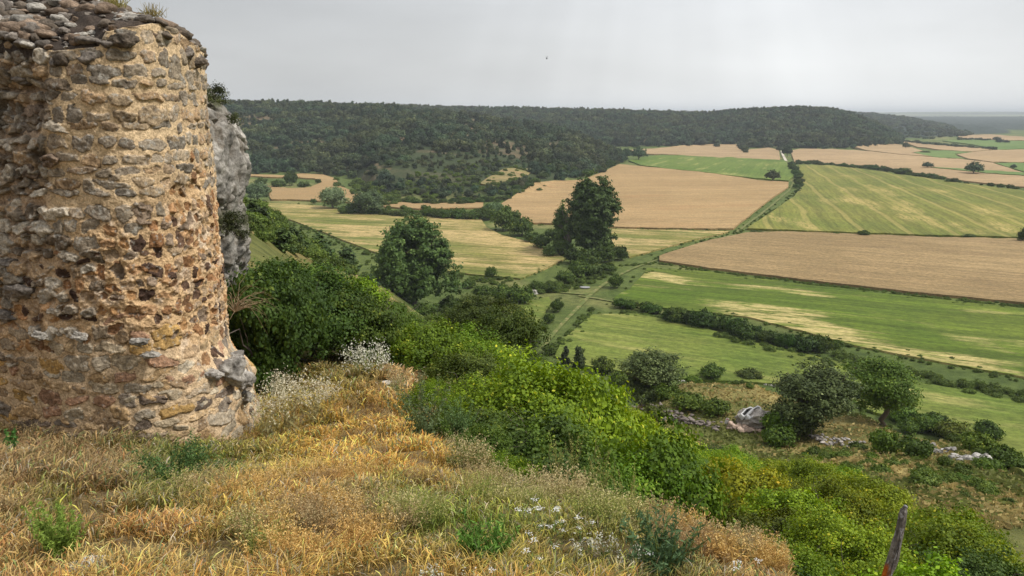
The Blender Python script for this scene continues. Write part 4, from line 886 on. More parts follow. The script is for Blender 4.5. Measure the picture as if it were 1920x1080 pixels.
    obj('foot_boulder', rocks_mesh('foot_boulder', it, M_rock, lambda s_,V,W3: np.array((.29,.27,.24))*(1+1.0*fbm(W3[:,0]*7,W3[:,1]*7,W3[:,2]*7,s_,5)[:,None]), nu=90, nv=50, rough=.42), root)
    # tufts rooted in the broken top
    def tuft(a, b, yy, n, L, c, nm):
        kx, t = float(kk(a,b)), float(ratio(b)); rg = np.random.default_rng(a); P = np.array((kx*yy, yy, t*yy))-inv+rg.normal(size=(n,3))*np.array((.06,.06,.01)); D = unit(rg.normal(size=(n,3))*.5+np.array((0,0,.9))); s_ = unit(np.cross(D, rg.normal(size=(n,3))))*.004
        Lr = L*rg.uniform(.5,1,n)[:,None]; V = np.stack([P-s_, P+s_, P+D*Lr+s_*.4, P+D*Lr-s_*.4], 1).reshape(-1,3)
        obj(nm, meshdata(nm, V, np.arange(4*n).reshape(-1,4), M_grass, {'col': np.repeat(np.array(c)*rg.uniform(.6,1.4,(n,1)), 4, 0)}, smooth=False), root)
    tuft(88,84,8.5,260,.13,(.55,.52,.16),'plant_tuft'); tuft(215,12,9.3,120,.2,(.3,.26,.08),'plant_tuft'); tuft(285,30,9.2,120,.16,(.3,.24,.09),'plant_tuft'); tuft(192,80,8.5,420,.16,(.14,.10,.075),'plant_tuft'); tuft(70,165,8.6,260,.25,(.10,.08,.06),'plant_tuft'); tuft(40,210,8.7,320,.3,(.11,.09,.06),'plant_tuft')
tower()
def upper_wall():
    root = empty('castle_wall', (-8.2, 13.0, -2)); tag(root, 'strip of beige castle wall rising above the rubble at the top left corner', 'wall')
    x = np.arange(-14, -6.95, .03); z = np.arange(-4, 5, .03); U, Z = np.meshgrid(x+14, z, indexing='ij'); px, py = project(U-14, 13+0*U, Z)
    o = np.ones_like(U); H, Cc = masonry(U, Z, px, py, 9, lambda a, b: (o*.2, o*.01, o*.79, o*1e-6))
    P = np.stack([U-14, 13-H, Z], -1); nu, nv = U.shape; Fq = grid_faces(nu, nv); P = P.reshape(-1,3); n = nu*nv
    back = P.copy(); back[:,1] = 14.2; i = np.arange(nv-1)+(nu-1)*nv; side = np.stack([i, i+n, i+1+n, i+1], -1); j = np.arange(nu-1)*nv+nv-1; top = np.stack([j, j+nv, j+nv+n, j+n], -1)
    obj('stonework', meshdata('stonework', np.r_[P, back]-np.array(root.location), np.r_[Fq, Fq[:, ::-1]+n, side, top], M_stone, {'col': np.tile(np.clip(Cc*1.05,0,.9).reshape(-1,3), (2,1))}), root)
upper_wall()
def crag():
    root = empty('limestone_crag', (-6.6, 15, -6)); tag(root, 'pale grey limestone crag with mossy ledges just behind the right edge of the tower', 'rock'); inv = np.array(root.location)
    prof = [(60,335),(120,350),(140,366),(160,383),(180,398),(205,418),(230,432),(260,442),(290,449),(310,458),(330,460),(360,456),(385,450),(400,457),(430,462),(450,466),(480,465),(520,460),(560,455)]
    z = np.arange(-7, 2.0, .02); yc = 15.0; pyz = project(0*z, 0*z+yc, z)[1]; pxs = np.interp(pyz, [a for a,_ in prof], [b for _,b in prof]); kr = kk(pxs, pyz)
    nu = 420; a = np.linspace(0, 2*math.pi, nu, endpoint=False); A, Z = np.meshgrid(a, z, indexing='ij'); rx, ry = 2.2, 1.9
    right = (kr*yc)[None,:]; cx = right-rx-.27
    ca, sa = np.cos(A), np.sin(A); X = cx+rx*np.sign(ca)*np.abs(ca)**.8; Y = yc+.4+ry*np.sign(sa)*np.abs(sa)**.8
    q = 1-np.abs(fbm(X*1.1, Y*1.1, Z*.8, 15, 4))*2; d = .26*fbm(X*.9, Y*.9, Z*.9, 14, 5)+.12*q-.05+.16*fbm(X*3, Y*3, Z*2.0, 18, 5)-.16*sstep(.8,.98,1-np.abs(fbm(X*1.3,Y*1.3,Z*.9,37,4))*2.2)+.05*fbm(X*9,Y*9,Z*7,39,4); top = sstep(1.2, 1.95, Z); X = X+ca*d-(X-cx)*top*.8; Y = Y+sa*d-(Y-yc)*top*.8
    n1 = fbm(X*2, Y*2, Z*.8, 25, 5)[...,None]; n2 = fbm(X*6, Y*6, Z*5, 26, 4)[...,None]; c = np.array((.235,.22,.195))*(1+.9*n1+1.1*n2)
    dk = np.maximum(sstep(.1,.45,fbm(X*1.5,Y*1.5,Z*2.5,27,4))*.6, sstep(.82,.97,1-np.abs(fbm(X*1.3,Y*1.3,Z*.9,37,4))*2.2)*.75)[...,None]; c = c*(1-dk)+np.array((.16,.135,.105))*dk; pyv = project(X,Y,Z)[1]; ms = (np.exp(-((pyv-415)/24.)**2)+np.exp(-((pyv-195)/12.)**2))*sstep(-.35,.2,fbm(X*3,Y*3,Z*3,29,3)); c = c*(1-ms[...,None]*.85)+np.array((.055,.06,.02))*ms[...,None]*.85
    obj('rock_face', meshdata('rock_face', np.stack([X,Y,Z],-1).reshape(-1,3)-inv, grid_faces(nu, len(z), True), M_rock, {'col': np.clip(c,.02,.8).reshape(-1,3)}), root)
    for (px_, py_, n, r) in [(402,186,120,.22),(440,412,110,.2),(428,430,90,.2),(452,440,60,.14),(438,226,40,.12),(410,170,50,.12)]:
        kx, t = float(kk(px_,py_)), float(ratio(py_)); yy = 13.9; V, Fq, tt = crown(px_, [(0,0,0,r,r,r*.8)], n//2, 40, .07, .016); o = obj('moss_clump', meshdata('moss_clump', V, Fq, M_oak, {'tint': tt}, smooth=False), root, (kx*yy-inv[0], yy-inv[1], t*yy-inv[2])); o.color = (.62,.6,.5,1)
crag()
# dead twigs hanging beside the tower
def twigs(name, px, py, yy, n, L, label, down=True, col=(.30,.22,.13), spread=.5, w=.006):
    kx, t = float(kk(px,py)), float(ratio(py)); rg = np.random.default_rng(int(px)); parts = []
    for i in range(n):
        p = np.zeros(3); d = unit(np.array((rg.normal()*spread+.25, rg.normal()*spread, .5 if down else 1.0))); 
        for s in range(5):
            e = p+d*L/5*rg.uniform(.7,1.2); parts.append(limb(p, e, w*(1-s/5.5), w*(1-(s+1)/5.5), 1, 4, 0, rg)); p = e; d = unit(d+rg.normal(size=3)*.25+np.array((.05,0,-.42 if down else .02)))
    V, Fq = joinmeshes(parts); g = G('twig'); m = g.done(col); o = obj(name, meshdata(name, V, Fq, m), None, (kx*yy, yy, t*yy)); return tag(o, label, 'branches')
twigs('dead_twigs', 440, 585, 10.6, 34, .75, 'spray of dry bare twigs hanging beside the tower edge')

# ================================================================== foreground meadow
GRASSPATCH = [  # column, row, radius x, radius y, colour, weight
 (700,850,170,60,(.68,.44,.16),1.0),(560,760,90,60,(.40,.31,.10),.8),(770,820,90,60,(.66,.44,.17),.8),(560,960,160,60,(.50,.33,.13),.6),(120,880,170,60,(.25,.175,.09),1.2),(60,980,120,60,(.25,.18,.08),1.1),
 (330,900,80,60,(.13,.17,.045),1.3),(340,860,120,30,(.17,.19,.05),.9),(100,960,40,60,(.20,.27,.05),1.0),(420,940,120,40,(.34,.27,.09),.7),(250,1060,200,40,(.50,.38,.17),1.0),(40,1060,90,60,(.52,.36,.17),1.0),(480,1020,60,40,(.19,.22,.06),.9),(560,900,60,30,(.42,.38,.12),1.0),(180,820,150,20,(.24,.19,.10),1.0),(660,940,60,25,(.34,.28,.15),1.0),
 (760,960,150,50,(.17,.22,.045),1.3),(900,1000,110,50,(.16,.23,.045),1.3),(640,990,150,40,(.32,.19,.09),1.0),(600,930,70,22,(.44,.24,.11),1.0),(300,1010,80,25,(.46,.27,.12),.9),(1000,1040,60,20,(.38,.22,.10),.8),(820,930,60,20,(.38,.24,.11),.8),(120,1010,70,25,(.38,.24,.12),.8),(760,1060,200,30,(.52,.38,.15),1.1),(560,1070,120,30,(.50,.36,.15),1),(1000,1000,80,60,(.26,.26,.07),.9),
 (1150,1000,120,50,(.26,.26,.08),1.0),(1330,1020,110,50,(.34,.22,.10),1.0),(1050,1070,120,40,(.27,.25,.07),1.0),(1250,1070,80,40,(.17,.19,.06),1.0),(1420,1070,80,40,(.36,.25,.11),1.0),(600,700,120,40,(.26,.22,.08),1.0),(500,720,60,60,(.22,.17,.07),1.0),(760,720,60,30,(.50,.35,.19),1.0),(850,800,60,50,(.30,.25,.09),.8),(880,900,60,50,(.24,.20,.07),1.0),(480,860,80,40,(.26,.24,.07),1),(930,960,60,30,(.28,.26,.07),.8),(540,780,70,60,(.40,.36,.15),.7)]
def patch_color(px, py, rng):
    c = np.zeros((*px.shape, 3))+np.array((.46,.29,.10))*.05; w = np.zeros(px.shape)+.05; nn = fbm(px/28., py/16., 0, 201, 3); jx, jy = px+rng.normal(size=px.shape)*16+nn*50, py+rng.normal(size=px.shape)*8+nn*25
    for (a, b, rx, ry, col, wt) in GRASSPATCH:
        q = wt*np.exp(-1.6*(((jx-a)/rx)**2+((jy-b)/ry)**2))*1.6; w += q; c += q[...,None]*np.array(col)
    c = c/w[...,None]; m = c.mean(-1, keepdims=True); return np.clip(m+(c-m)*1.32, .01, 1)
def sample_near(n, rng, r0, r1, azr=(-.70,.66), power=1.0):
    az = rng.uniform(*azr, n); r = r0*(r1/r0)**(rng.random(n)**power); return r*np.sin(az), r*np.cos(az)
TOWERPOLY = [tuple(p) for p in catmull(CP_, 6)]+[(-14,14),(-14,10.5)]
def grass():
    rng = np.random.default_rng(3); N = 1250000; x, y = sample_near(N, rng, 1.7, 19, power=.92)
    # clumping
    cl = fbm(x*3.2, y*3.2, 0, 131, 3); keep = rng.random(N) < np.clip(.58+1.7*cl, .05, 1); keep &= ~inpoly(x, y, TOWERPOLY); x, y, cl = x[keep], y[keep], cl[keep]
    z = height(x, y); px, py = project(x, y, z); n = len(x); r = np.hypot(x, y)
    keep = (px > -80)&(px < 1990)&(py < 1240)
    edge = np.interp(px, [-100,880,930,1100,1200,1300,1400,1480,1500], [600,600,925,950,965,990,1030,1075,1400]); keep &= (py > edge-6*fbm(px/20.,py*0,0,5,3))|((r > 7.5)&(rng.random(n) < .25)); x, y, z, px, py, r, cl = [a[keep] for a in (x, y, z, px, py, r, cl)]; n = len(x)
    c = patch_color(px, py, rng); kind = rng.random(n); gr = c[:,1]/c[:,0]
    h = rng.uniform(.03, .095, n)*(1+.6*cl)*np.clip(.9+.5*fbm(x*.9, y*.9, 0, 133, 3), .45, 1.5)*np.clip(.55+r*.09,.7,1.7); head = (kind < .34)&(rng.random(n) < np.clip(1.7-gr, .2, 1))
    h = np.where(head, h*1.3+.02, h); wd = np.maximum(.0008, .00037*r)*rng.uniform(.7,1.5,n)*np.where(head, .8, 1.2)
    wind = fbm(x*.8, y*.8, 0, 141, 3)*2.6; la = wind*.5+rng.normal(size=n)*1.9; lean = rng.uniform(.05, .85, n)*h; D = np.stack([np.cos(la), np.sin(la), 0*la], 1)
    B = np.stack([x, y, z-.02], 1); up = np.array((0,0,1.)); s = unit(np.cross(D, up)*.6+rng.normal(size=(n,3))*np.array((.5,.5,.1)))*wd[:,None]
    p1 = B+up*(h*.5)[:,None]+D*(lean*.22)[:,None]; p2 = B+up*(h*.88)[:,None]+D*(lean*.68)[:,None]; p3 = B+up*(h*.98)[:,None]+D*(lean*1.15)[:,None]
    hs = np.where(head, 2.9, .8)[:,None]; ts = np.where(head, 1.0, .15)[:,None]
    V = np.stack([B-s, B+s, p1-s*.9, p1+s*.9, p2-s*hs*.75, p2+s*hs*.75, p3-s*ts, p3+s*ts], 1).reshape(-1,3)
    q = (np.arange(n)*8)[:,None]; Fq = np.concatenate([q+[0,1,3,2], q+[2,3,5,4], q+[4,5,7,6]])
    br = np.exp(rng.normal(size=n)*.42)[:,None]*.78; gg = (rng.random(n) < .14)[:,None]; c = np.where(gg, np.array((.17,.21,.05)), c); gy = (rng.random(n) < .08)[:,None]; c = np.where(gy, np.array((.34,.29,.20)), c); c = c*br; redd = (rng.random(n) < .12)[:,None]; c = np.where(redd, c*np.array((.9,.62,.5)), c); pale = ((rng.random(n) < .13))[:,None]; c = np.where(pale, c*.6+np.array((.66,.50,.20))*.4, c)
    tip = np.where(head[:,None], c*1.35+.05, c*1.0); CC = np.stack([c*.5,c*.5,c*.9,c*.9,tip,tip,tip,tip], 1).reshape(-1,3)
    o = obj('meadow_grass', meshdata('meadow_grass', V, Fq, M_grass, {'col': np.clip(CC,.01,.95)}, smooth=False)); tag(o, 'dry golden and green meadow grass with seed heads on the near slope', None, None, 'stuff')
    # coarse tussocks further down the open terrace
    rng = np.random.default_rng(8); N = 46000; x, y = sample_near(N, rng, 26, 95, (.08,.64)); z = height(x, y); px, py = project(x, y, z)
    T = inpoly(px, py, [(1150,690),(1480,712),(1700,765),(1930,850),(1960,1000),(1500,960),(1150,900)]); x, y, z, px, py = [a[T] for a in (x,y,z,px,py)]; n = len(x)
    nn = fbm(x/5, y/5, 0, 151, 4); c = np.where((nn+rng.normal(size=n)*.25 > -.12+.5*inpoly(px,py,[(1260,712),(1480,715),(1440,780),(1300,765)])+.45*inpoly(px,py,[(1540,780),(1640,800),(1700,850),(1600,830)])+.4*inpoly(px,py,[(1560,855),(1700,862),(1930,925),(1930,955),(1700,900)]))[:,None], np.array((.17,.19,.05)), np.array((.42,.33,.13)))*rng.uniform(.65,1.3,(n,1))
    h = rng.uniform(.06,.22,n)*(1.0+.4*nn); a = rng.random(n)*6.28; w = .06+.10*rng.random(n); s = np.stack([np.cos(a)*w, np.sin(a)*w, 0*a], 1); B = np.stack([x,y,z-.05],1); t = B+np.stack([rng.normal(size=n)*.08, rng.normal(size=n)*.08, h], 1)
    V = np.stack([B-s*.6, B+s*.6, t+s, t-s], 1).reshape(-1,3)
    o = obj('terrace_grass', meshdata('terrace_grass', V, np.arange(4*n).reshape(-1,4), M_grass, {'col': np.clip(np.repeat(c,4,0),.01,.9)}, smooth=False)); tag(o, 'rough dry tussock grass on the terrace around the holm oaks', None, None, 'stuff')
grass()

# ================================================================== thicket on the slope
def bush_at(K, px, y, s, label, color, group=None, i=0, hs=1.0, lift=0):
    x = (px-960)/1400*y; z = gz(x, y); return K.place((x, y, z-.12+lift), (s, s, s*hs), color, label, 'bush', group, i)
BR = (.98,1.03,.8); GR = (.85,.95,.85); DG = (.55,.68,.6); YE = (.98,.92,.62)
NB = [(K_dk,478,13.6,1.0,1.4,(.42,.52,.4),'dark bush growing up against the foot of the pale crag'),
  # named bushes: kind, column, metres forward, size, height factor, colour, label
 (K_dk,575,17.5,1.55,1.0,(.40,.52,.42),'big rounded dark green bush right beside the tower'),(K_dk,505,17.2,1.25,1.15,(.38,.48,.4),'dark bush touching the tower behind the dead twigs'),(K_dk,655,17.6,1.05,1.15,(.8,.85,.55),'olive tinted bush on the right flank of the big rounded one'),
 (K_dk,470,20,1.3,1.0,(.75,.9,.7),'bush top showing between the pale rock and the big rounded bush'),(K_dk,540,21,1.4,1.05,(.8,.95,.65),'bright topped bush behind the big rounded one'),(K_th,620,20.5,1.2,1.0,(.8,.9,.7),'leafy bush behind the olive tinted one'),
 (K_th,735,19,.95,1.0,(.75,.85,.8),'leafy bush at the head of the grassy path'),(K_th,790,17.5,.95,.95,(.82,.9,.8),'leafy bush right of the white broom at the path head'),(K_th,850,19,1.0,.9,(.7,.82,.75),'leafy bush below the little rock outcrop'),(K_dk,700,24,1.1,1.0,(.9,1.0,.8),'wide bush below the lone poplar in front of the path head'),
 (K_dk,905,27,1.25,1.35,(.75,.72,.6),'tall brownish green bush at the left of the little green plot'),(K_dk,950,24,1.1,1.1,(.85,.85,.65),'brown green bush right of the tall brownish one'),(K_dk,868,30,1.1,1.2,(.8,.82,.65),'brown green bush above the rock outcrop'),
 (K_th,1010,12.5,1.25,1.12,BR,'bright yellow green bush highest in the thicket'),(K_th,930,12.8,1.0,1.05,(.95,1,.85),'fresh green bush left of the brightest bush'),(K_th,1080,13.5,1.15,1.0,BR,'bright bush on the right flank of the highest one'),
 (K_dk,905,10.8,.8,.95,(.95,1.0,.7),'small bush at the lower left corner of the thicket'),(K_dk,985,9.4,.95,.95,(.75,.85,.7),'dark open bush with bare stems above the pale stump'),(K_dk,1075,9.0,.85,.95,(.8,.9,.7),'dark bush behind the white umbel flowers'),
 (K_dk,880,15,.9,.95,(.75,.7,.6),'dusky bush behind the path below the thicket top'),(K_th,1000,16.5,1.2,1.0,(1.1,1.1,.85),'bush behind the brightest one in the thicket'),(K_th,1150,14.5,1.1,.95,(1.05,1.0,.7),'yellow tinted bush at the right shoulder of the thicket'),
 (K_th,1190,9.6,.9,.9,(.55,.72,.8),'blue green bush in the thicket centre'),(K_th,1235,10.4,1.0,.95,(.7,.85,.8),'leafy bush right of the blue green one')]
USED = []
ENV = [(430,462),(560,466),(640,490),(700,560),(760,590),(860,600),(960,600),(1000,668),(1060,690),(1100,712),(1150,750),(1200,785),(1300,795),(1400,826),(1500,838),(1600,868),(1700,880),(1800,888),(1960,905)]
TOPS = {478:468,575:484,505:480,655:522,470:474,540:480,620:504,735:600,790:600,850:612,700:545,905:548,950:562,868:575,1010:668,930:690,1080:692,985:760,1075:790,880:650,1000:652,1150:745,1190:840,1235:800}
def fit(px, y, s, top):
    x = (px-960)/1400*y; return float(np.clip((float(ratio(top))*y-gz(x, y)+.12)/(2.08*s), .45, 1.6))
for i, (K, px, y, s, hs, col, lab) in enumerate(NB): bush_at(K, px, y, s, lab, col, None, i, fit(px, y, s, TOPS[px]) if not (px == 905 and y < 15) else .8); USED.append(((px-960)/1400*y, y, s))
def fill():
    rng = np.random.default_rng(21); lo = [(640,22),(760,22),(860,20),(960,17),(1050,15),(1140,10),(1200,7.6),(1300,6.6),(1420,6.2),(1500,5.6),(1700,5.9),(1960,5.4)]; hi = [(640,30),(760,34),(860,34),(960,33),(1100,33),(1250,31),(1400,32),(1560,31),(1640,26),(1750,21),(1850,17),(1960,15)]
    L = []
    for _ in range(9000):
        px = rng.uniform(640, 1960); a, b = np.interp(px, [q[0] for q in lo], [q[1] for q in lo]), np.interp(px, [q[0] for q in hi], [q[1] for q in hi]); y = math.sqrt(rng.uniform(a*a, b*b)); x = (px-960)/1400*y
        s = (.62+.022*y)*rng.uniform(.8,1.15) if px > 1120 else (.72+.016*y)*rng.uniform(.8,1.15)
        if y < 8.5: s *= .8
        if all(math.hypot(x-u, y-v) > 1.10*(s+t) for u, v, t in USED): USED.append((x, y, s)); L.append((px, y, s))
    L.sort(key=lambda q: (round(q[1]/4), q[0])); return L
THICK = fill(); print('thicket', len(THICK))
TONE = [('lime green',BR),('mid green',(.92,1.0,.85)),('yellowish',YE),('dark green',(.62,.75,.7)),('fresh green',(1.0,1.08,.85))]
for i, (px, y, s) in enumerate(THICK):
    tn = fbm(px/170., y/5., 0, 171, 2); t = int(np.clip((float(tn)+.5)*5+random.uniform(-.9,.9), 0, 4)); t = [3,1,4,0,2][t]; name, col = TONE[t]
    if px > 1420 and y > 11 and random.random() < .35: name, col = 'brownish', (1.0,.78,.6)
    pyc = project((px-960)/1400*y, y, gz((px-960)/1400*y, y)+1.3*s)[1]
    hz = 'left part' if px < 1100 else ('middle' if px < 1450 else 'right part'); vz = 'near the front' if y < 11 else ('halfway down' if y < 21 else 'at the far edge')
    K = K_dk if (t == 3 or (px < 1000 and i % 3)) else K_th
    top = np.interp(px, [e[0] for e in ENV], [e[1] for e in ENV])+random.uniform(0,48); hf = min(.95 if px > 1150 else 1.05, (float(ratio(top))*y-gz((px-960)/1400*y, y)+.12)/(1.95*s))
    if hf < .3: continue
    bush_at(K, px, y, s, '%s bush %s, %s of the thicket' % (name, vz, hz), tuple(c*q*random.uniform(.9,1.1) for q in (random.uniform(.7,1.15),) for c in col), 'thicket bushes on the slope', i, hf)

# ================================================================== rocks, terrace, small things
def rk(name, px, py, wpx, label, seed, flat=.6, col=(.42,.40,.37), skip=0, cat='rock', rough=.28, sink=.25, yy=None):
    p = at(px, py, skip) if yy is None else Vector((float(kk(px,py))*yy, yy, float(ratio(py))*yy)); r = wpx/2/F*(p.y*CP-p.z*SP)
    V, Fq = rock(seed, 64, 34, 16, rough); V = V*np.array((r, r*.75, r*flat)); c = np.array(col)*(1+.9*fbm(V[:,0]/r*3, V[:,1]/r*3, V[:,2]/r*3, seed, 5)[:,None])
    o = obj(name, meshdata(name, V, Fq, M_rock, {'col': np.clip(c,.02,.8)}), None, (p.x, p.y, p.z+r*flat*(1-sink*2))); return tag(o, label, cat)
rk('rock', 838, 872, 54, 'pale lichened rock half sunk in grass at the path edge', 41, .55, yy=7.6)
rk('rock', 772, 882, 40, 'grey flat rock left of the pale lichened one', 42, .35, (.26,.24,.22), yy=7.2)
rk('rock', 712, 890, 34, 'small straw coloured rock in the golden grass', 43, .5, (.40,.34,.25), yy=6.9)
rk('rock', 135, 886, 50, 'pinkish rock in the grass below the tower', 44, .35, (.38,.30,.25), yy=5.9)
rk('rock', 165, 1066, 90, 'white rock at the bottom left of the meadow', 45, .3, (.55,.53,.48))
rk('rock', 728, 722, 42, 'flat white stone lying on the path head', 46, .25, (.60,.57,.52), yy=13.2)
rk('rock', 752, 725, 26, 'smaller white stone right of the flat one on the path head', 47, .25, (.60,.57,.52), yy=13.1)
rk('rock', 715, 712, 24, 'grey stone behind the flat white one on the path head', 48, .4, (.25,.23,.21), yy=13.6)
rk('rock', 845, 612, 40, 'dark outcrop rock among the bushes below the lone poplar', 49, .5, (.22,.2,.18), yy=31)
rk('rock', 896, 632, 30, 'pale outcrop rock lowest of the two among the bushes', 50, .6, (.5,.48,.44), yy=29)
def heap(name, pxs, n, s0, s1, label, cat, col, seed, skip=20, wid=.5, hgt=.5, yy=None):
    """a dry-stone wall or heap: many stones laid along a line on the ground"""
    P = [at(a, b, skip) for a, b in pxs] if yy is None else [Vector((float(kk(a,b))*yy, yy, float(ratio(b))*yy)) for a, b in pxs]
    rg = np.random.default_rng(seed); c0 = P[0]; items = []
    for i in range(n):
        t = rg.random()*(len(P)-1); j = int(t); q = P[j].lerp(P[min(j+1,len(P)-1)], t-j); s = rg.uniform(s0, s1); x, y = q.x+rg.normal()*wid*.4, q.y+rg.normal()*wid*.4
        z = (gz(x, y) if yy is None else q.z)+rg.random()*hgt; items.append((x-c0.x, y-c0.y, z-c0.z, s*rg.uniform(1,1.7), s, s*rg.uniform(.4,.8), rg.random()*6, int(rg.integers(90))))
    cf = lambda sd_, V, W3: np.array(col)*np.random.default_rng(sd_).uniform(.45,1.35)*(1+.5*fbm(W3[:,0]*6,W3[:,1]*6,W3[:,2]*6,3,3)[:,None])
    o = obj(name, rocks_mesh(name, items, M_stone, cf, nu=12, nv=7), None, c0); return tag(o, label, cat)
heap('dry_stone_wall', [(1165,757),(1215,772),(1270,790),(1340,803)], 220, .08, .2, 'tumbled dark dry stone wall running below the holm oak shrub', 'stone wall', (.20,.17,.15), 1, wid=1.2, hgt=.5)
heap('dry_stone_wall', [(1520,822),(1560,832),(1610,838)], 80, .07, .15, 'low grey stone wall at the foot of the large holm oak', 'stone wall', (.34,.31,.28), 2, wid=.6, hgt=.45)
heap('dry_stone_wall', [(1725,838),(1750,846),(1790,858)], 50, .08, .18, 'broken white stone wall among bushes at the right', 'stone wall', (.36,.34,.31), 3, wid=.5, hgt=.3)
heap('dry_stone_wall', [(1792,864),(1820,862),(1848,864)], 45, .08, .18, 'short white stone wall right of the broken one', 'stone wall', (.40,.38,.35), 4, wid=.5, hgt=.3)
heap('dry_stone_wall', [(1275,716),(1330,712),(1400,716),(1440,722),(1478,726)], 120, .08, .2, 'line of pale stones along the upper lip of the terrace', 'stone wall', (.5,.48,.44), 5, wid=.3, hgt=.2)
heap('stone_heap', [(1150,682),(1170,684)], 26, .12, .26, 'small pile of white stones at the edge of the pale green field', 'stones', (.55,.53,.5), 6, wid=.8, hgt=.3)
heap('stone_heap', [(1362,800),(1390,806),(1418,808)], 60, .08, .3, 'pinkish stones scattered below the carved boulder', 'stones', (.48,.36,.28), 7, wid=.8, hgt=.2)
def stump():
    p = Vector((float(kk(925,915))*6.4, 6.4, float(ratio(915))*6.4)); rg = np.random.default_rng(4); parts = []
    for i in range(46):
        a = rg.random()*6.28; b = np.array((math.cos(a)*.16*rg.random(), math.sin(a)*.12*rg.random(), -.05)); e = b+np.array((rg.normal()*.16, rg.normal()*.08, .05+.11*rg.random())); parts.append(limb(b, e, .02+.014*rg.random(), .006, 4, 6, .12, rg))
    V, Fq = joinmeshes(parts); c = np.array((.24,.21,.19))*(1+1.1*fbm(V[:,0]*40, V[:,1]*40, V[:,2]*40, 5, 3)[:,None])
    tag(obj('root_stump', meshdata('root_stump', V, Fq, M_rock, {'col': np.clip(c,.02,.7)}), None, p), 'weathered grey root stump at the lower left foot of the thicket', 'stump')
stump()
def post():
    yy = 4.55; P = [(1650,1110),(1664,1075),(1676,1040),(1684,1008),(1690,980),(1694,958),(1697,950)]; Rr = [.032,.033,.031,.026,.024,.022,.011]
    C = np.array([(float(kk(a,b))*yy, yy, float(ratio(b))*yy) for a, b in P]); b0 = C[0]+np.array((-.08,0,-.75)); C = np.r_[[b0], C]; Rr = [.05]+Rr
    t = np.linspace(0, len(C)-1, 160); Cc = np.stack([np.interp(t, range(len(C)), C[:,i]) for i in range(3)], 1); rr = np.interp(t, range(len(C)), Rr)
    for _ in range(12): Cc[1:-1] = (Cc[:-2]+Cc[1:-1]*2+Cc[2:])/4
    ns = 56; a = np.linspace(0, 6.2832, ns, endpoint=False); A, T = np.meshgrid(a, t, indexing='ij'); ri = rr[None,:]*(1+.30*fbm(np.cos(A)*1.8, np.sin(A)*1.8, T*1.1, 7, 3)+.16*fbm(np.cos(A)*7, np.sin(A)*7, T*1.2, 8, 3))
    X = Cc[:,0][None]+ri*np.cos(A); Y = Cc[:,1][None]+ri*np.sin(A); Z = Cc[:,2][None]+0*A
    n = fbm(np.cos(A)*6, np.sin(A)*6, T*1.2, 9, 4); c = np.array((.17,.155,.14))*(1+1.3*n[...,None]); li = sstep(.25,.5,fbm(np.cos(A)*3,np.sin(A)*3,T*3,10,4))[...,None]; c = c*(1-li)+np.array((.42,.42,.44))*li
    px, py = project(X, Y, Z); og = sstep(1052, 1066, py)*sstep(1672, 1660, px+6*n); c = c*(1-og[...,None])+np.array((.55,.14,.015))*(1+.5*n[...,None])*og[...,None]
    V = np.stack([X,Y,Z],-1).reshape(-1,3)-b0; V = np.r_[V, [Cc[-1]+np.array((0,0,.006))-b0]]; cl = np.r_[c.reshape(-1,3), [[.3,.3,.3]]]; nt = len(t); i = np.arange(ns); cap = np.stack([i*nt+nt-1, ((i+1)%ns)*nt+nt-1, np.full(ns, len(V)-1), np.full(ns, len(V)-1)], -1)
    me = meshdata('fence_post', V, grid_faces(ns, nt, True), M_rock, {'col': np.clip(cl,.02,.7)}); root = tag(obj('fence_post', me, None, b0), 'leaning weathered wooden post with orange lichen at its foot standing before the thicket', 'post')
    o = rocks_mesh('post_tip', [(Cc[-1][0]-b0[0], 0, Cc[-1][2]-b0[2]-.002, .014, .014, .012, 0, 5)], M_rock, lambda s_,V,W3: np.full((len(V),3), .3)); obj('post_tip', o, root)
post()
# terrace trees
def oak_at(px, py, hpx, label, var, wide=1.0, color=WHITE, K=None, base=5.0, yy=None, cat='tree', leafy=None):
    p = at(px, py, 25) if yy is None else Vector((float(kk(px,py))*yy, yy, float(ratio(py))*yy)); h = hpx/F*(p.y*CP-p.z*SP)*1.06; s = h/base
    (K or K_oak).place((p.x, p.y, p.z-.1), (s*wide, s*wide, s), color, label, cat, None, var)
oak_at(1512, 815, 132, 'large spreading holm oak on the terrace beside the carved boulder', 0, 1.22, (1.2,1.3,1.0))
oak_at(1214, 758, 92, 'dense low holm oak at the left end of the terrace', 1, 1.25, (1.2,1.3,1.05), base=4.6)
K_ash = Kind('hawthorn_tree', 'crown', 'trunk'); K_ash.add(crown_mesh('crown', M_dkbush, 811, ell_lobes(95, 24, 2.5, 1.6, 4.6, .72), 560, 30, .40, .10, up=.5, hollow=.4), trunk_mesh(41, 4.6, .2, 8, 2.0))
oak_at(1648, 798, 124, 'airy green tree with visible trunk right of the large holm oak', 0, 1.2, (.72,.82,.55), K_ash, 5.2)
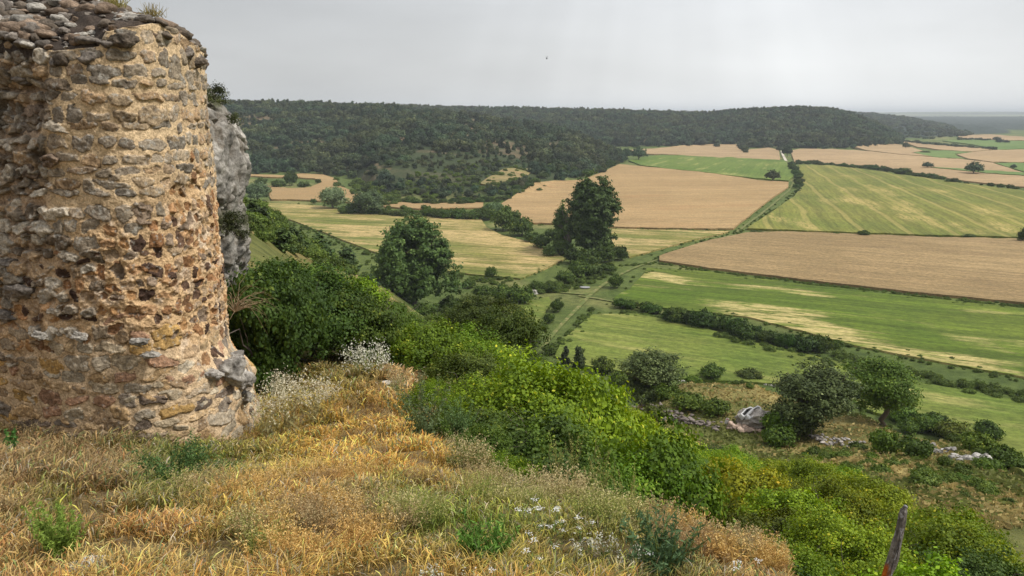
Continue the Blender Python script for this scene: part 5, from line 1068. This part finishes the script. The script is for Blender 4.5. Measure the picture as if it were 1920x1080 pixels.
for i, (a, b, h, w, lab, col, K) in enumerate([(1335,712,30,1.3,'dark bush on the upper lip of the terrace',(.8,.9,.7),K_md),(1405,708,18,2.0,'greyish low bush on the terrace lip right of the dark one',(.75,.7,.6),K_md),(1300,720,18,1.4,'low bush on the terrace lip left of the dark one',(.8,.9,.6),K_md),
  (1290,765,34,1.6,'wide grey green bush in the middle of the terrace',(.75,.75,.5),K_md),(1340,778,30,1.5,'bush left of the little white sign',(.72,.75,.5),K_md),(1250,748,30,1.3,'bush between the low holm oak and the terrace grass',(.7,.75,.5),K_md),(1230,785,26,1.5,'brownish bush below the low holm oak',(.85,.75,.5),K_md),
  (1465,822,56,1.0,'green bush in front of the trunk of the large holm oak',(.8,.95,.5),K_md),(1455,838,40,1.3,'bush below the carved boulder',(.85,1.0,.5),K_md),(1610,842,20,1.3,'low dark bush at the end of the low grey wall',(.6,.62,.45),K_md),(1655,850,52,.85,'upright bush below the airy tree',(.85,.95,.6),K_md),(1715,860,40,1.35,'dark bush left of the broken white wall',(.62,.7,.45),K_md),
  (1600,745,30,1.3,'bush left behind the airy tree',(.85,.95,.55),K_md),(1580,770,30,1.3,'bush between the holm oak and the airy tree',(.8,.9,.55),K_md),(1690,790,34,1.3,'bush at the right foot of the airy tree',(.7,.85,.5),K_md),(1735,808,34,1.3,'green bush right of the airy tree',(.9,1.05,.6),K_md),(1700,812,26,1.3,'bush under the airy tree to the right',(.9,1.05,.6),K_md),
  (1755,795,24,1.2,'dark rounded bush at the field edge right of the airy tree',(.55,.65,.45),K_md),(1790,830,40,1.3,'brownish bush behind the white walls',(.95,.8,.5),K_md),(1830,848,40,1.2,'olive bush above the short white wall',(.85,.85,.5),K_md),(1850,825,36,1.2,'dark bush at the lower field edge far right',(.55,.65,.45),K_md),(1880,868,36,1.3,'green bush near the right edge of the terrace',(.8,.9,.55),K_md),
  (1910,885,34,1.4,'bush at the right picture edge below the pale field',(.75,.85,.55),K_md),(1850,880,26,1.6,'low bush right of the short white wall',(.8,.9,.5),K_md),(1770,875,18,1.3,'small bush in front of the short white wall',(.8,.85,.5),K_md),(1765,815,30,1.2,'olive bush right of the green one by the field',(.9,.9,.5),K_md),
  (1085,690,46,.9,'dark spiky bush above the bright thicket',(.5,.6,.45),K_jun),(1060,684,36,.9,'darker bush left of the spiky one above the thicket',(.5,.6,.45),K_jun),(1130,700,30,1.3,'brownish bush above the thicket near the pale field',(.8,.75,.5),K_md),(1165,720,24,1.3,'low bush left of the low holm oak',(.8,.85,.5),K_md),(1030,665,20,1.2,'bush at the foot of the dirt track',(.85,.9,.55),K_md),(1000,650,20,1.2,'bush beside the lower dirt track',(.85,.9,.55),K_md)]):
    p = at(a, b, 30); hh = h/F*(p.y*CP-p.z*SP)*1.02; s = hh/(4.4 if K is K_jun else 1.85); K.place((p.x,p.y,p.z-.1), (s*w*.85,s*w*.85,s), col, lab, 'bush', 'bushes on the terrace' if b > 700 else None, i)
row([(1500,850),(1600,865),(1720,885),(1850,915)], 16, 9, 10, 1.8, 'low scrubby tuft on the dry ground below the terrace', 'scrubby tufts below the terrace', (.95,.95,.55), 30, 14)
under('undergrowth', [(1540,862),(1700,888),(1880,930)], 26, .18, .5, 'low olive scrub over the dry ground beyond the thicket', 45, 18)
# carved boulder with two open graves
def boulder():
    p = at(1408, 800, 25); d = p.y*CP-p.z*SP; r = 31/F*d; V, Fq = rock(77, 120, 70, 24, .42); V = V*np.array((r*1.15, r*.8, r*.78)); n = fbm(V[:,0]*2, V[:,1]*2, V[:,2]*2, 7, 5)[:,None]
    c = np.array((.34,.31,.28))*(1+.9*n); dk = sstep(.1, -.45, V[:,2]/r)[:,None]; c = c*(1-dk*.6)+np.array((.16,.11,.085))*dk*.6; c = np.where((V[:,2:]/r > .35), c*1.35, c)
    root = empty('carved_boulder', (p.x, p.y, p.z+r*.45)); tag(root, 'pale boulder with two coffin shaped graves cut in its top beside the holm oak', 'boulder')
    obj('rock_body', meshdata('rock_body', V, Fq, M_rock, {'col': np.clip(c,.03,.8)}), root)
    for q, (ox, L, Wd) in enumerate([(-.30, 1.25, .24), (.12, 1.5, .28)]):
        out = np.array([(-.5,-.32),(-.5,.32),(.1,.5),(.42,.36),(.5,.14),(.5,-.14),(.42,-.36),(.1,-.5)])*np.array((L, Wd*2)); inn = out*np.array((.84,.70)); rings = [(out*1.25, -.22), (out*1.08, -.04), (out, .03), (inn, .03), (inn*.95, -.30), (inn*.05, -.32)]
        VV = np.concatenate([np.c_[o_, np.full(8, zz)] for o_, zz in rings]); VV = VV+np.random.default_rng(q).normal(size=VV.shape)*.012
        FF = [(i*8+k_, i*8+(k_+1)%8, (i+1)*8+(k_+1)%8, (i+1)*8+k_) for i in range(5) for k_ in range(8)]
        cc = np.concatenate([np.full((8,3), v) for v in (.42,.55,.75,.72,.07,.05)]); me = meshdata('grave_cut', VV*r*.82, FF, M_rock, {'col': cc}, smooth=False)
        o = obj('grave_cut', me, root, (r*(ox-.05), -r*.22, r*.60)); o.rotation_euler = (math.radians(34), math.radians(-14), math.radians(38))
boulder()
def sign():
    p = at(1360, 797, 25); s = 1/F*(p.y*CP-p.z*SP); root = empty('small_sign', (p.x, p.y, p.z)); tag(root, 'small leaning white sign with a red mark left of the carved boulder', 'sign'); root.rotation_euler = (0, math.radians(14), math.radians(-10))
    def bx(nm, x0,x1,y0,y1,z0,z1, col, rough=.5):
        V = [(x,y,z) for x in (x0,x1) for y in (y0,y1) for z in (z0,z1)]; Fq = [(0,1,3,2),(4,6,7,5),(0,4,5,1),(2,3,7,6),(0,2,6,4),(1,5,7,3)]; g = G(nm); g.b.inputs['Roughness'].default_value = rough; obj(nm, meshdata(nm, V, Fq, g.done(col), smooth=False), root)
    w, h = 6*s, 12*s; bx('panel', -w/2, w/2, -.02, .01, h*.25, h*1.2, (.68,.66,.66)); bx('red_mark', -w*.3, w*.3, -.026, -.022, h*1.0, h*1.12, (.55,.05,.05)); bx('post', -.03, .03, .012, .06, -.2, h*.9, (.3,.25,.2))
sign()
p_ = at(1096, 541); V_, F_ = rock(5, 12, 7, 8, .02); tag(obj('concrete_slab', meshdata('concrete_slab', V_*np.array((1.4,.9,.2)), F_, M_rock, {'col': np.full((len(V_),3),.30)}), None, (p_.x,p_.y,p_.z+.2)), 'pale concrete slab beside the track at the stream crossing', 'slab')
rk('rock', 1003, 551, 20, 'pile of pale stone at the stream crossing', 52, .5, (.4,.38,.34))
# ------------------------------------------------------------------ meadow plants
def plant_mesh(name, seed, n, h, spread, leafn, leaf, asp, stemw=.003, stemcol=(.2,.24,.06), leafcol=(.14,.22,.05), headn=0, headcol=(.8,.8,.7), headsz=.01, headflat=False, headspread=.03, droop=0):
    """several stems with narrow leaves and optional flower or seed heads, one mesh coloured per leaf"""
    rg = np.random.default_rng(seed); Vs, Fs, Cs, nn = [], [], [], 0
    def add(V, Fq, C):
        nonlocal nn
        Vs.append(V); Fs.append(np.asarray(Fq)+nn); Cs.append(C); nn += len(V)
    for i in range(n):
        a = rg.random()*6.28; b = np.array((math.cos(a), math.sin(a), 0))*spread*.25*rg.random(); hh = h*rg.uniform(.55,1.05); e = b+np.array((math.cos(a)*spread*rg.uniform(.2,1), math.sin(a)*spread*rg.uniform(.2,1), hh))
        V, Fq = limb(b, e, stemw, stemw*.5, 4, 4, .05, rg); add(V, Fq, np.tile(np.array(stemcol)*rg.uniform(.7,1.3), (len(V),1)))
        if leafn:
            t = rg.random(leafn)[:,None]**.8; P = b+(e-b)*t+rg.normal(size=(leafn,3))*spread*.10*(1-t*.7); V, Fq = leaf_quads(P, unit(rg.normal(size=(leafn,3))+np.array((0,0,.4))), leaf*(1.2-t[:,0]*.6)*rg.uniform(.6,1.2,leafn), rg, asp); add(V, Fq, np.repeat(np.array(leafcol)*rg.uniform(.6,1.4,(leafn,1)), 4, 0))
        if headn:
            o_ = rg.normal(size=(headn,3))*headspread*(np.array((1,1,.12)) if headflat else np.array((1,1,1.4))); P = e+o_; Nn = unit(np.array((0,0,1.))+rg.normal(size=(headn,3))*.25) if headflat else unit(rg.normal(size=(headn,3)))
            V, Fq = leaf_quads(P, Nn, headsz*rg.uniform(.6,1.3,headn), rg, 1.2 if headflat else 2.2); add(V, Fq, np.repeat(np.array(headcol)*rg.uniform(.8,1.1,(headn,1)), 4, 0))
    return meshdata(name, np.concatenate(Vs), np.concatenate(Fs), M_grass, {'col': np.clip(np.concatenate(Cs),.01,.95)}, smooth=False)
def plant(name, px, py, label, cat, group=None, yy=None, s=1.0, me=None, **k):
    p = at(px, py) if yy is None else Vector((float(kk(px,py))*yy, yy, float(ratio(py))*yy)); me = me or plant_mesh(name, int(px*7+py), **k); o = obj(name, me, None, p, random.uniform(0,6.28), s); return tag(o, label, cat, group)
oat = [plant_mesh('wild_oats', q, 26, .55, .22, 6, .02, 5, .0016, (.42,.36,.18), (.36,.32,.14), 26, (.80,.74,.55), .012, headspread=.045) for q in range(3)]
for i, (a, b, y, s, lab) in enumerate([(505,815,8.9,1.0,'pale feathery oat clump against the foot of the tower'),(545,800,9.2,1.15,'pale feathery oat clump in the middle of the three'),(585,790,9.6,1.0,'pale feathery oat clump on the path side')]): plant('wild_oats', a, b, lab, 'grass clump', 'oat clumps beside the tower foot', y, s, oat[i])
for i, (a, b, lab) in enumerate([(530,745,'sparse pale oats behind the oat clumps'),(620,770,'sparse pale oats right of the oat clumps')]): plant('wild_oats', a, b, lab, 'grass clump', 'oat clumps beside the tower foot', 11, .7, oat[i])
plant('white_broom', 690, 712, 'white flowering feathery broom at the head of the path', 'shrub', None, 13.8, 1.0, n=60, h=.62, spread=.42, leafn=10, leaf=.02, asp=4, headn=14, headcol=(.78,.76,.62), headsz=.022, headspread=.06, leafcol=(.3,.34,.12))
plant('thistle', 800, 815, 'tall branching grey green thistle standing by the path', 'plant', None, 9.0, 1.0, n=26, h=.72, spread=.42, leafn=46, leaf=.022, asp=3.2, stemw=.004, leafcol=(.14,.19,.08), headn=4, headcol=(.25,.24,.12), headsz=.02, headspread=.012)
plant('thistle', 862, 812, 'lower bushy green thistle right of the tall one', 'plant', None, 8.6, .8, n=22, h=.5, spread=.3, leafn=60, leaf=.024, asp=3, leafcol=(.13,.21,.07))
plant('green_weed', 120, 1045, 'upright feathery green weed at the lower left', 'plant', None, None, 1.0, n=34, h=.30, spread=.12, leafn=70, leaf=.009, asp=4, stemw=.0015, leafcol=(.24,.34,.06), stemcol=(.2,.28,.06))
plant('green_weed', 330, 905, 'dark green leafy weed in the meadow below the tower', 'plant', None, None, 1.0, n=40, h=.26, spread=.32, leafn=60, leaf=.016, asp=2.2, stemw=.0018, leafcol=(.09,.16,.045))
plant('green_weed', 410, 895, 'smaller green weed right of the dark leafy one', 'plant', None, None, .8, n=24, h=.22, spread=.25, leafn=50, leaf=.015, asp=2.2, stemw=.0018, leafcol=(.13,.2,.05))
plant('green_weed', 8, 862, 'broad leaved green weed cut by the left edge', 'plant', None, None, 1.0, n=14, h=.3, spread=.2, leafn=20, leaf=.04, asp=2, leafcol=(.10,.22,.05))
plant('green_weed', 868, 905, 'pointed leaved weed between the pale rock and the stump', 'plant', None, 6.9, 1.0, n=16, h=.34, spread=.18, leafn=16, leaf=.03, asp=4, leafcol=(.13,.24,.05))
plant('green_weed', 1240, 1075, 'blue green weed at the bottom below the crest', 'plant', None, None, 1.0, n=26, h=.26, spread=.2, leafn=40, leaf=.014, asp=4, leafcol=(.10,.17,.07))
plant('green_weed', 905, 1060, 'fresh green tuft at the bottom middle', 'plant', None, None, 1.0, n=26, h=.2, spread=.14, leafn=40, leaf=.012, asp=5, leafcol=(.13,.26,.04))
for i, (a, b, y, lab) in enumerate([(1105,935,5.6,'pale yellow stalk at the crest below the dark bush'),(1075,880,7.6,'tall dry mullein stalks before the dark bush'),(1125,925,5.4,'green branching stalk on the crest'),(1175,965,4.7,'thin green stalk at the crest edge'),(1040,900,6.3,'bent grass stalk beside the stump')]): plant('tall_weed', a, b, lab, 'plant', 'stalks along the crest', y, 1.0, n=7, h=.42, spread=.12, leafn=26, leaf=.012, asp=3, stemw=.002, leafcol=(.32,.32,.09), stemcol=(.36,.34,.14))
umb = [plant_mesh('white_umbel', 40+q, 1, .17, .03, 5, .01, 5, .0012, (.2,.25,.08), (.16,.22,.06), 18, (.86,.86,.83), .006, True, .010) for q in range(3)]
UM = [(1012,948),(1000,953),(988,956),(1040,952),(1052,953),(1010,968),(1022,966),(1046,964),(1008,984),(1030,980),(1044,982),(1052,986),(1040,998),(1042,1003),(1086,986),(1092,990),(1004,996),(975,970),(988,1022),(996,1024),(1006,1030),(974,1044),(970,1048),(1105,998),(916,1072),(1376,1055),(1385,1058),(1412,1058),(1208,1012)]
for i, (a, b) in enumerate(UM):
    p = at(a, b+52 if b < 1000 else b+72); o = obj('white_umbel', umb[i%3], None, p, random.uniform(0,6), random.uniform(.75,1.15)); near = 'on the crest' if b < 1010 and a < 1120 else ('low in the meadow' if a < 1120 else 'by the right end of the crest')
    tag(o, 'white flat flower head standing '+near, 'flower', 'white flower heads '+near)
for i, (a, b, lab) in enumerate([(1132,1000,'cream flowering clump right of the white heads'),(1092,1002,'smaller cream flowering clump among white heads'),(1180,1020,'sparse cream flowers at the right of the meadow'),(880,1075,'daisy like flowers at the bottom middle'),(800,1070,'pale little flowers at the very bottom')]): plant('cream_flower', a, b+50, lab, 'flower', 'cream flower clumps', None, .6, n=14, h=.16, spread=.10, leafn=6, leaf=.008, asp=4, stemw=.001, headn=12, headcol=(.82,.80,.66), headsz=.008, headspread=.014)
# rough growth softening the line where the meadow meets the thicket
def crest_growth():
    g1 = [plant_mesh('tall_grass_tuft', 70+q, 70, .34, .16, 4, .014, 6, .0013, ((.40,.32,.13),(.24,.27,.08),(.34,.24,.12))[q], ((.42,.33,.14),(.22,.27,.07),(.36,.26,.13))[q], 7, (.60,.50,.26), .008, headspread=.014) for q in range(3)]  # tufts of tall grass: straw, green and reddish
    line = [(690,700,13.5),(760,735,12),(815,790,9.8),(862,845,8.2),(880,900,6.9),(930,935,5.9),(1010,945,5.3),(1100,955,5.0),(1200,985,4.5),(1300,1010,4.1),(1400,1050,3.8),(1480,1085,3.5)]
    names = ('dry straw coloured','green','reddish brown')
    for i in range(64):
        t = random.random()*(len(line)-1); j = min(int(t), len(line)-2); f = t-j; a = line[j][0]*(1-f)+line[j+1][0]*f; y = (line[j][2]*(1-f)+line[j+1][2]*f)*random.uniform(.93,1.16)
        x = (a-960)/1400*y+random.uniform(-.15,.15); q = random.choice((0,0,1,1,2)); o = obj('tall_grass_tuft', g1[q], None, (x, y, gz(x, y)-.02), random.uniform(0,6.28), random.uniform(.5,1.0)*(.75 if a > 1150 else 1.15))
        tag(o, names[q]+' grass tuft on the meadow edge', 'grass tuft', 'grass tufts along the meadow edge')
    for i, (a, y, s_, lab) in enumerate([(905,7.6,.34,'small leafy sapling above the stump'),(950,7.0,.28,'small leafy sapling beside the root stump'),(1120,5.9,.30,'low leafy sapling at the crest below the stalks'),(1230,5.3,.28,'low leafy sapling on the crest in the middle'),(1320,4.9,.26,'low leafy sapling near the right end of the crest'),(1430,4.6,.28,'last low leafy sapling at the right end of the crest'),(845,9.4,.36,'small leafy sapling at the edge of the golden grass'),(800,11.2,.40,'small leafy sapling behind the thistles')]):
        bush_at(K_th if i % 2 else K_dk, a, y, s_, lab, (.85,.95,.7), None, i, 1.1)
crest_growth()
def seed_heads():
    rg = np.random.default_rng(33); x, y = sample_near(5200, rg, 2.2, 15, power=.8); z = height(x, y); px, py = project(x, y, z); nn = fbm(x*1.1, y*1.1, 0, 211, 3)
    edge = np.interp(px, [-100,880,930,1100,1200,1300,1400,1480,1500], [600,600,925,950,965,990,1030,1075,1400]); k = (nn > .02)&~inpoly(x, y, TOWERPOLY)&(px > -60)&(py > edge)&(py < 1200)&(px < 1700)
    x, y, px, py = x[k][:1150], y[k][:1150], px[k][:1150], py[k][:1150]; c = patch_color(px, py, rg); gr = c[:,1]/c[:,0]; kind = np.where(gr > .88, 2, np.where((c[:,0] < .36)|(gr < .62), 1, 0))
    P = [[((.55,.36,.10),(.86,.62,.24)),((.50,.30,.09),(.78,.50,.18))], [((.34,.22,.10),(.52,.35,.16)),((.34,.26,.12),(.62,.48,.25))], [((.20,.26,.05),(.46,.46,.13)),((.30,.30,.08),(.68,.60,.28))]]
    for t, lab in enumerate(('golden feathery seed heads standing through the meadow grass','rusty brown seed heads standing through the meadow grass','green and straw seed heads standing through the meadow grass')):
        pr = [bpy.data.objects.new('tuft_shape', plant_mesh('seed_heads', 90+t*3+w, 34, .19, .11, 3, .008, 6, .0010, st, st, 5, hd, .0055, headspread=.008)) for w, (st, hd) in enumerate(P[t])]
        instancer('seed_heads', np.stack([x[kind == t], y[kind == t]], 1), pr, lab, .45, 1.0, 12+t, -.01)
seed_heads()
# bird
def bird():
    y = 95; s = .22; c = (float(kk(1025,110))*y, y, float(ratio(110))*y); V, Fq = rock(2, 12, 8, 6, .02); V = V*np.array((.06,.20,.05))
    for sg in (-1, 1):
        W_ = np.array([(0,.06,0),(0,-.08,0),(sg*.08,-.03,.16),(sg*.07,.05,.15),(sg*.12,-.06,.34),(sg*.12,-.02,.34),(0,.06,.012),(0,-.08,.012),(sg*.08,-.03,.172),(sg*.07,.05,.162)]); Fq = np.r_[Fq, np.array([(0,1,2,3),(3,2,4,5),(6,9,8,7)])+len(V)]; V = np.r_[V, W_]
    g = G('feathers'); tag(obj('bird', meshdata('bird', V, Fq, g.done((.04,.04,.04))), None, c, .4), 'tiny dark bird flying in the grey sky', 'bird')
bird()
# ------------------------------------------------------------------ haze
def haze():
    V = [(x,y,z) for x in (-14000,14000) for y in (-300,15500) for z in (-46,75)]; Fq = [(0,1,3,2),(4,6,7,5),(0,4,5,1),(2,3,7,6),(0,2,6,4),(1,5,7,3)]
    m = bpy.data.materials.new('haze'); nt, N, L = nodes(m); out = N.new('ShaderNodeOutputMaterial'); v = N.new('ShaderNodeVolumePrincipled'); v.inputs['Color'].default_value = (.86,.93,1,1); v.inputs['Density'].default_value = .00013; v.inputs['Anisotropy'].default_value = 0
    L.new(v.outputs[0], out.inputs['Volume']); o = obj('haze', meshdata('haze', V, Fq, m, smooth=False)); tag(o, 'thin pale haze over the valley', None, None, 'stuff')
haze()

def ordinals():
    """things that would share a label are told apart by their order in the view"""
    bpy.context.view_layer.update(); by = {}
    for o in bpy.data.objects:
        if o.parent is None and 'category' in o and 'label' in o: by.setdefault(o['label'], []).append(o)
    W = ['first','second','third','fourth','fifth','sixth','seventh','eighth','ninth','tenth','eleventh','twelfth']
    for lab, L in by.items():
        if len(L) < 2 or len(L) > 130: continue
        L.sort(key=lambda o: float(project(o.location.x, o.location.y, o.location.z)[0]))
        for i, o in enumerate(L):
            if i == 0: t = 'leftmost such'
            elif i == len(L)-1: t = 'rightmost such'
            else: t = (W[i] if i < 12 else '%dth' % (i+1) if (i+1) % 10 not in (1,2,3) else '%d%s' % (i+1, ('st','nd','rd')[(i+1)%10-1]))+' such from left'
            o['label'] = lab+', '+t; o['group'] = o.get('group') or lab
ordinals()
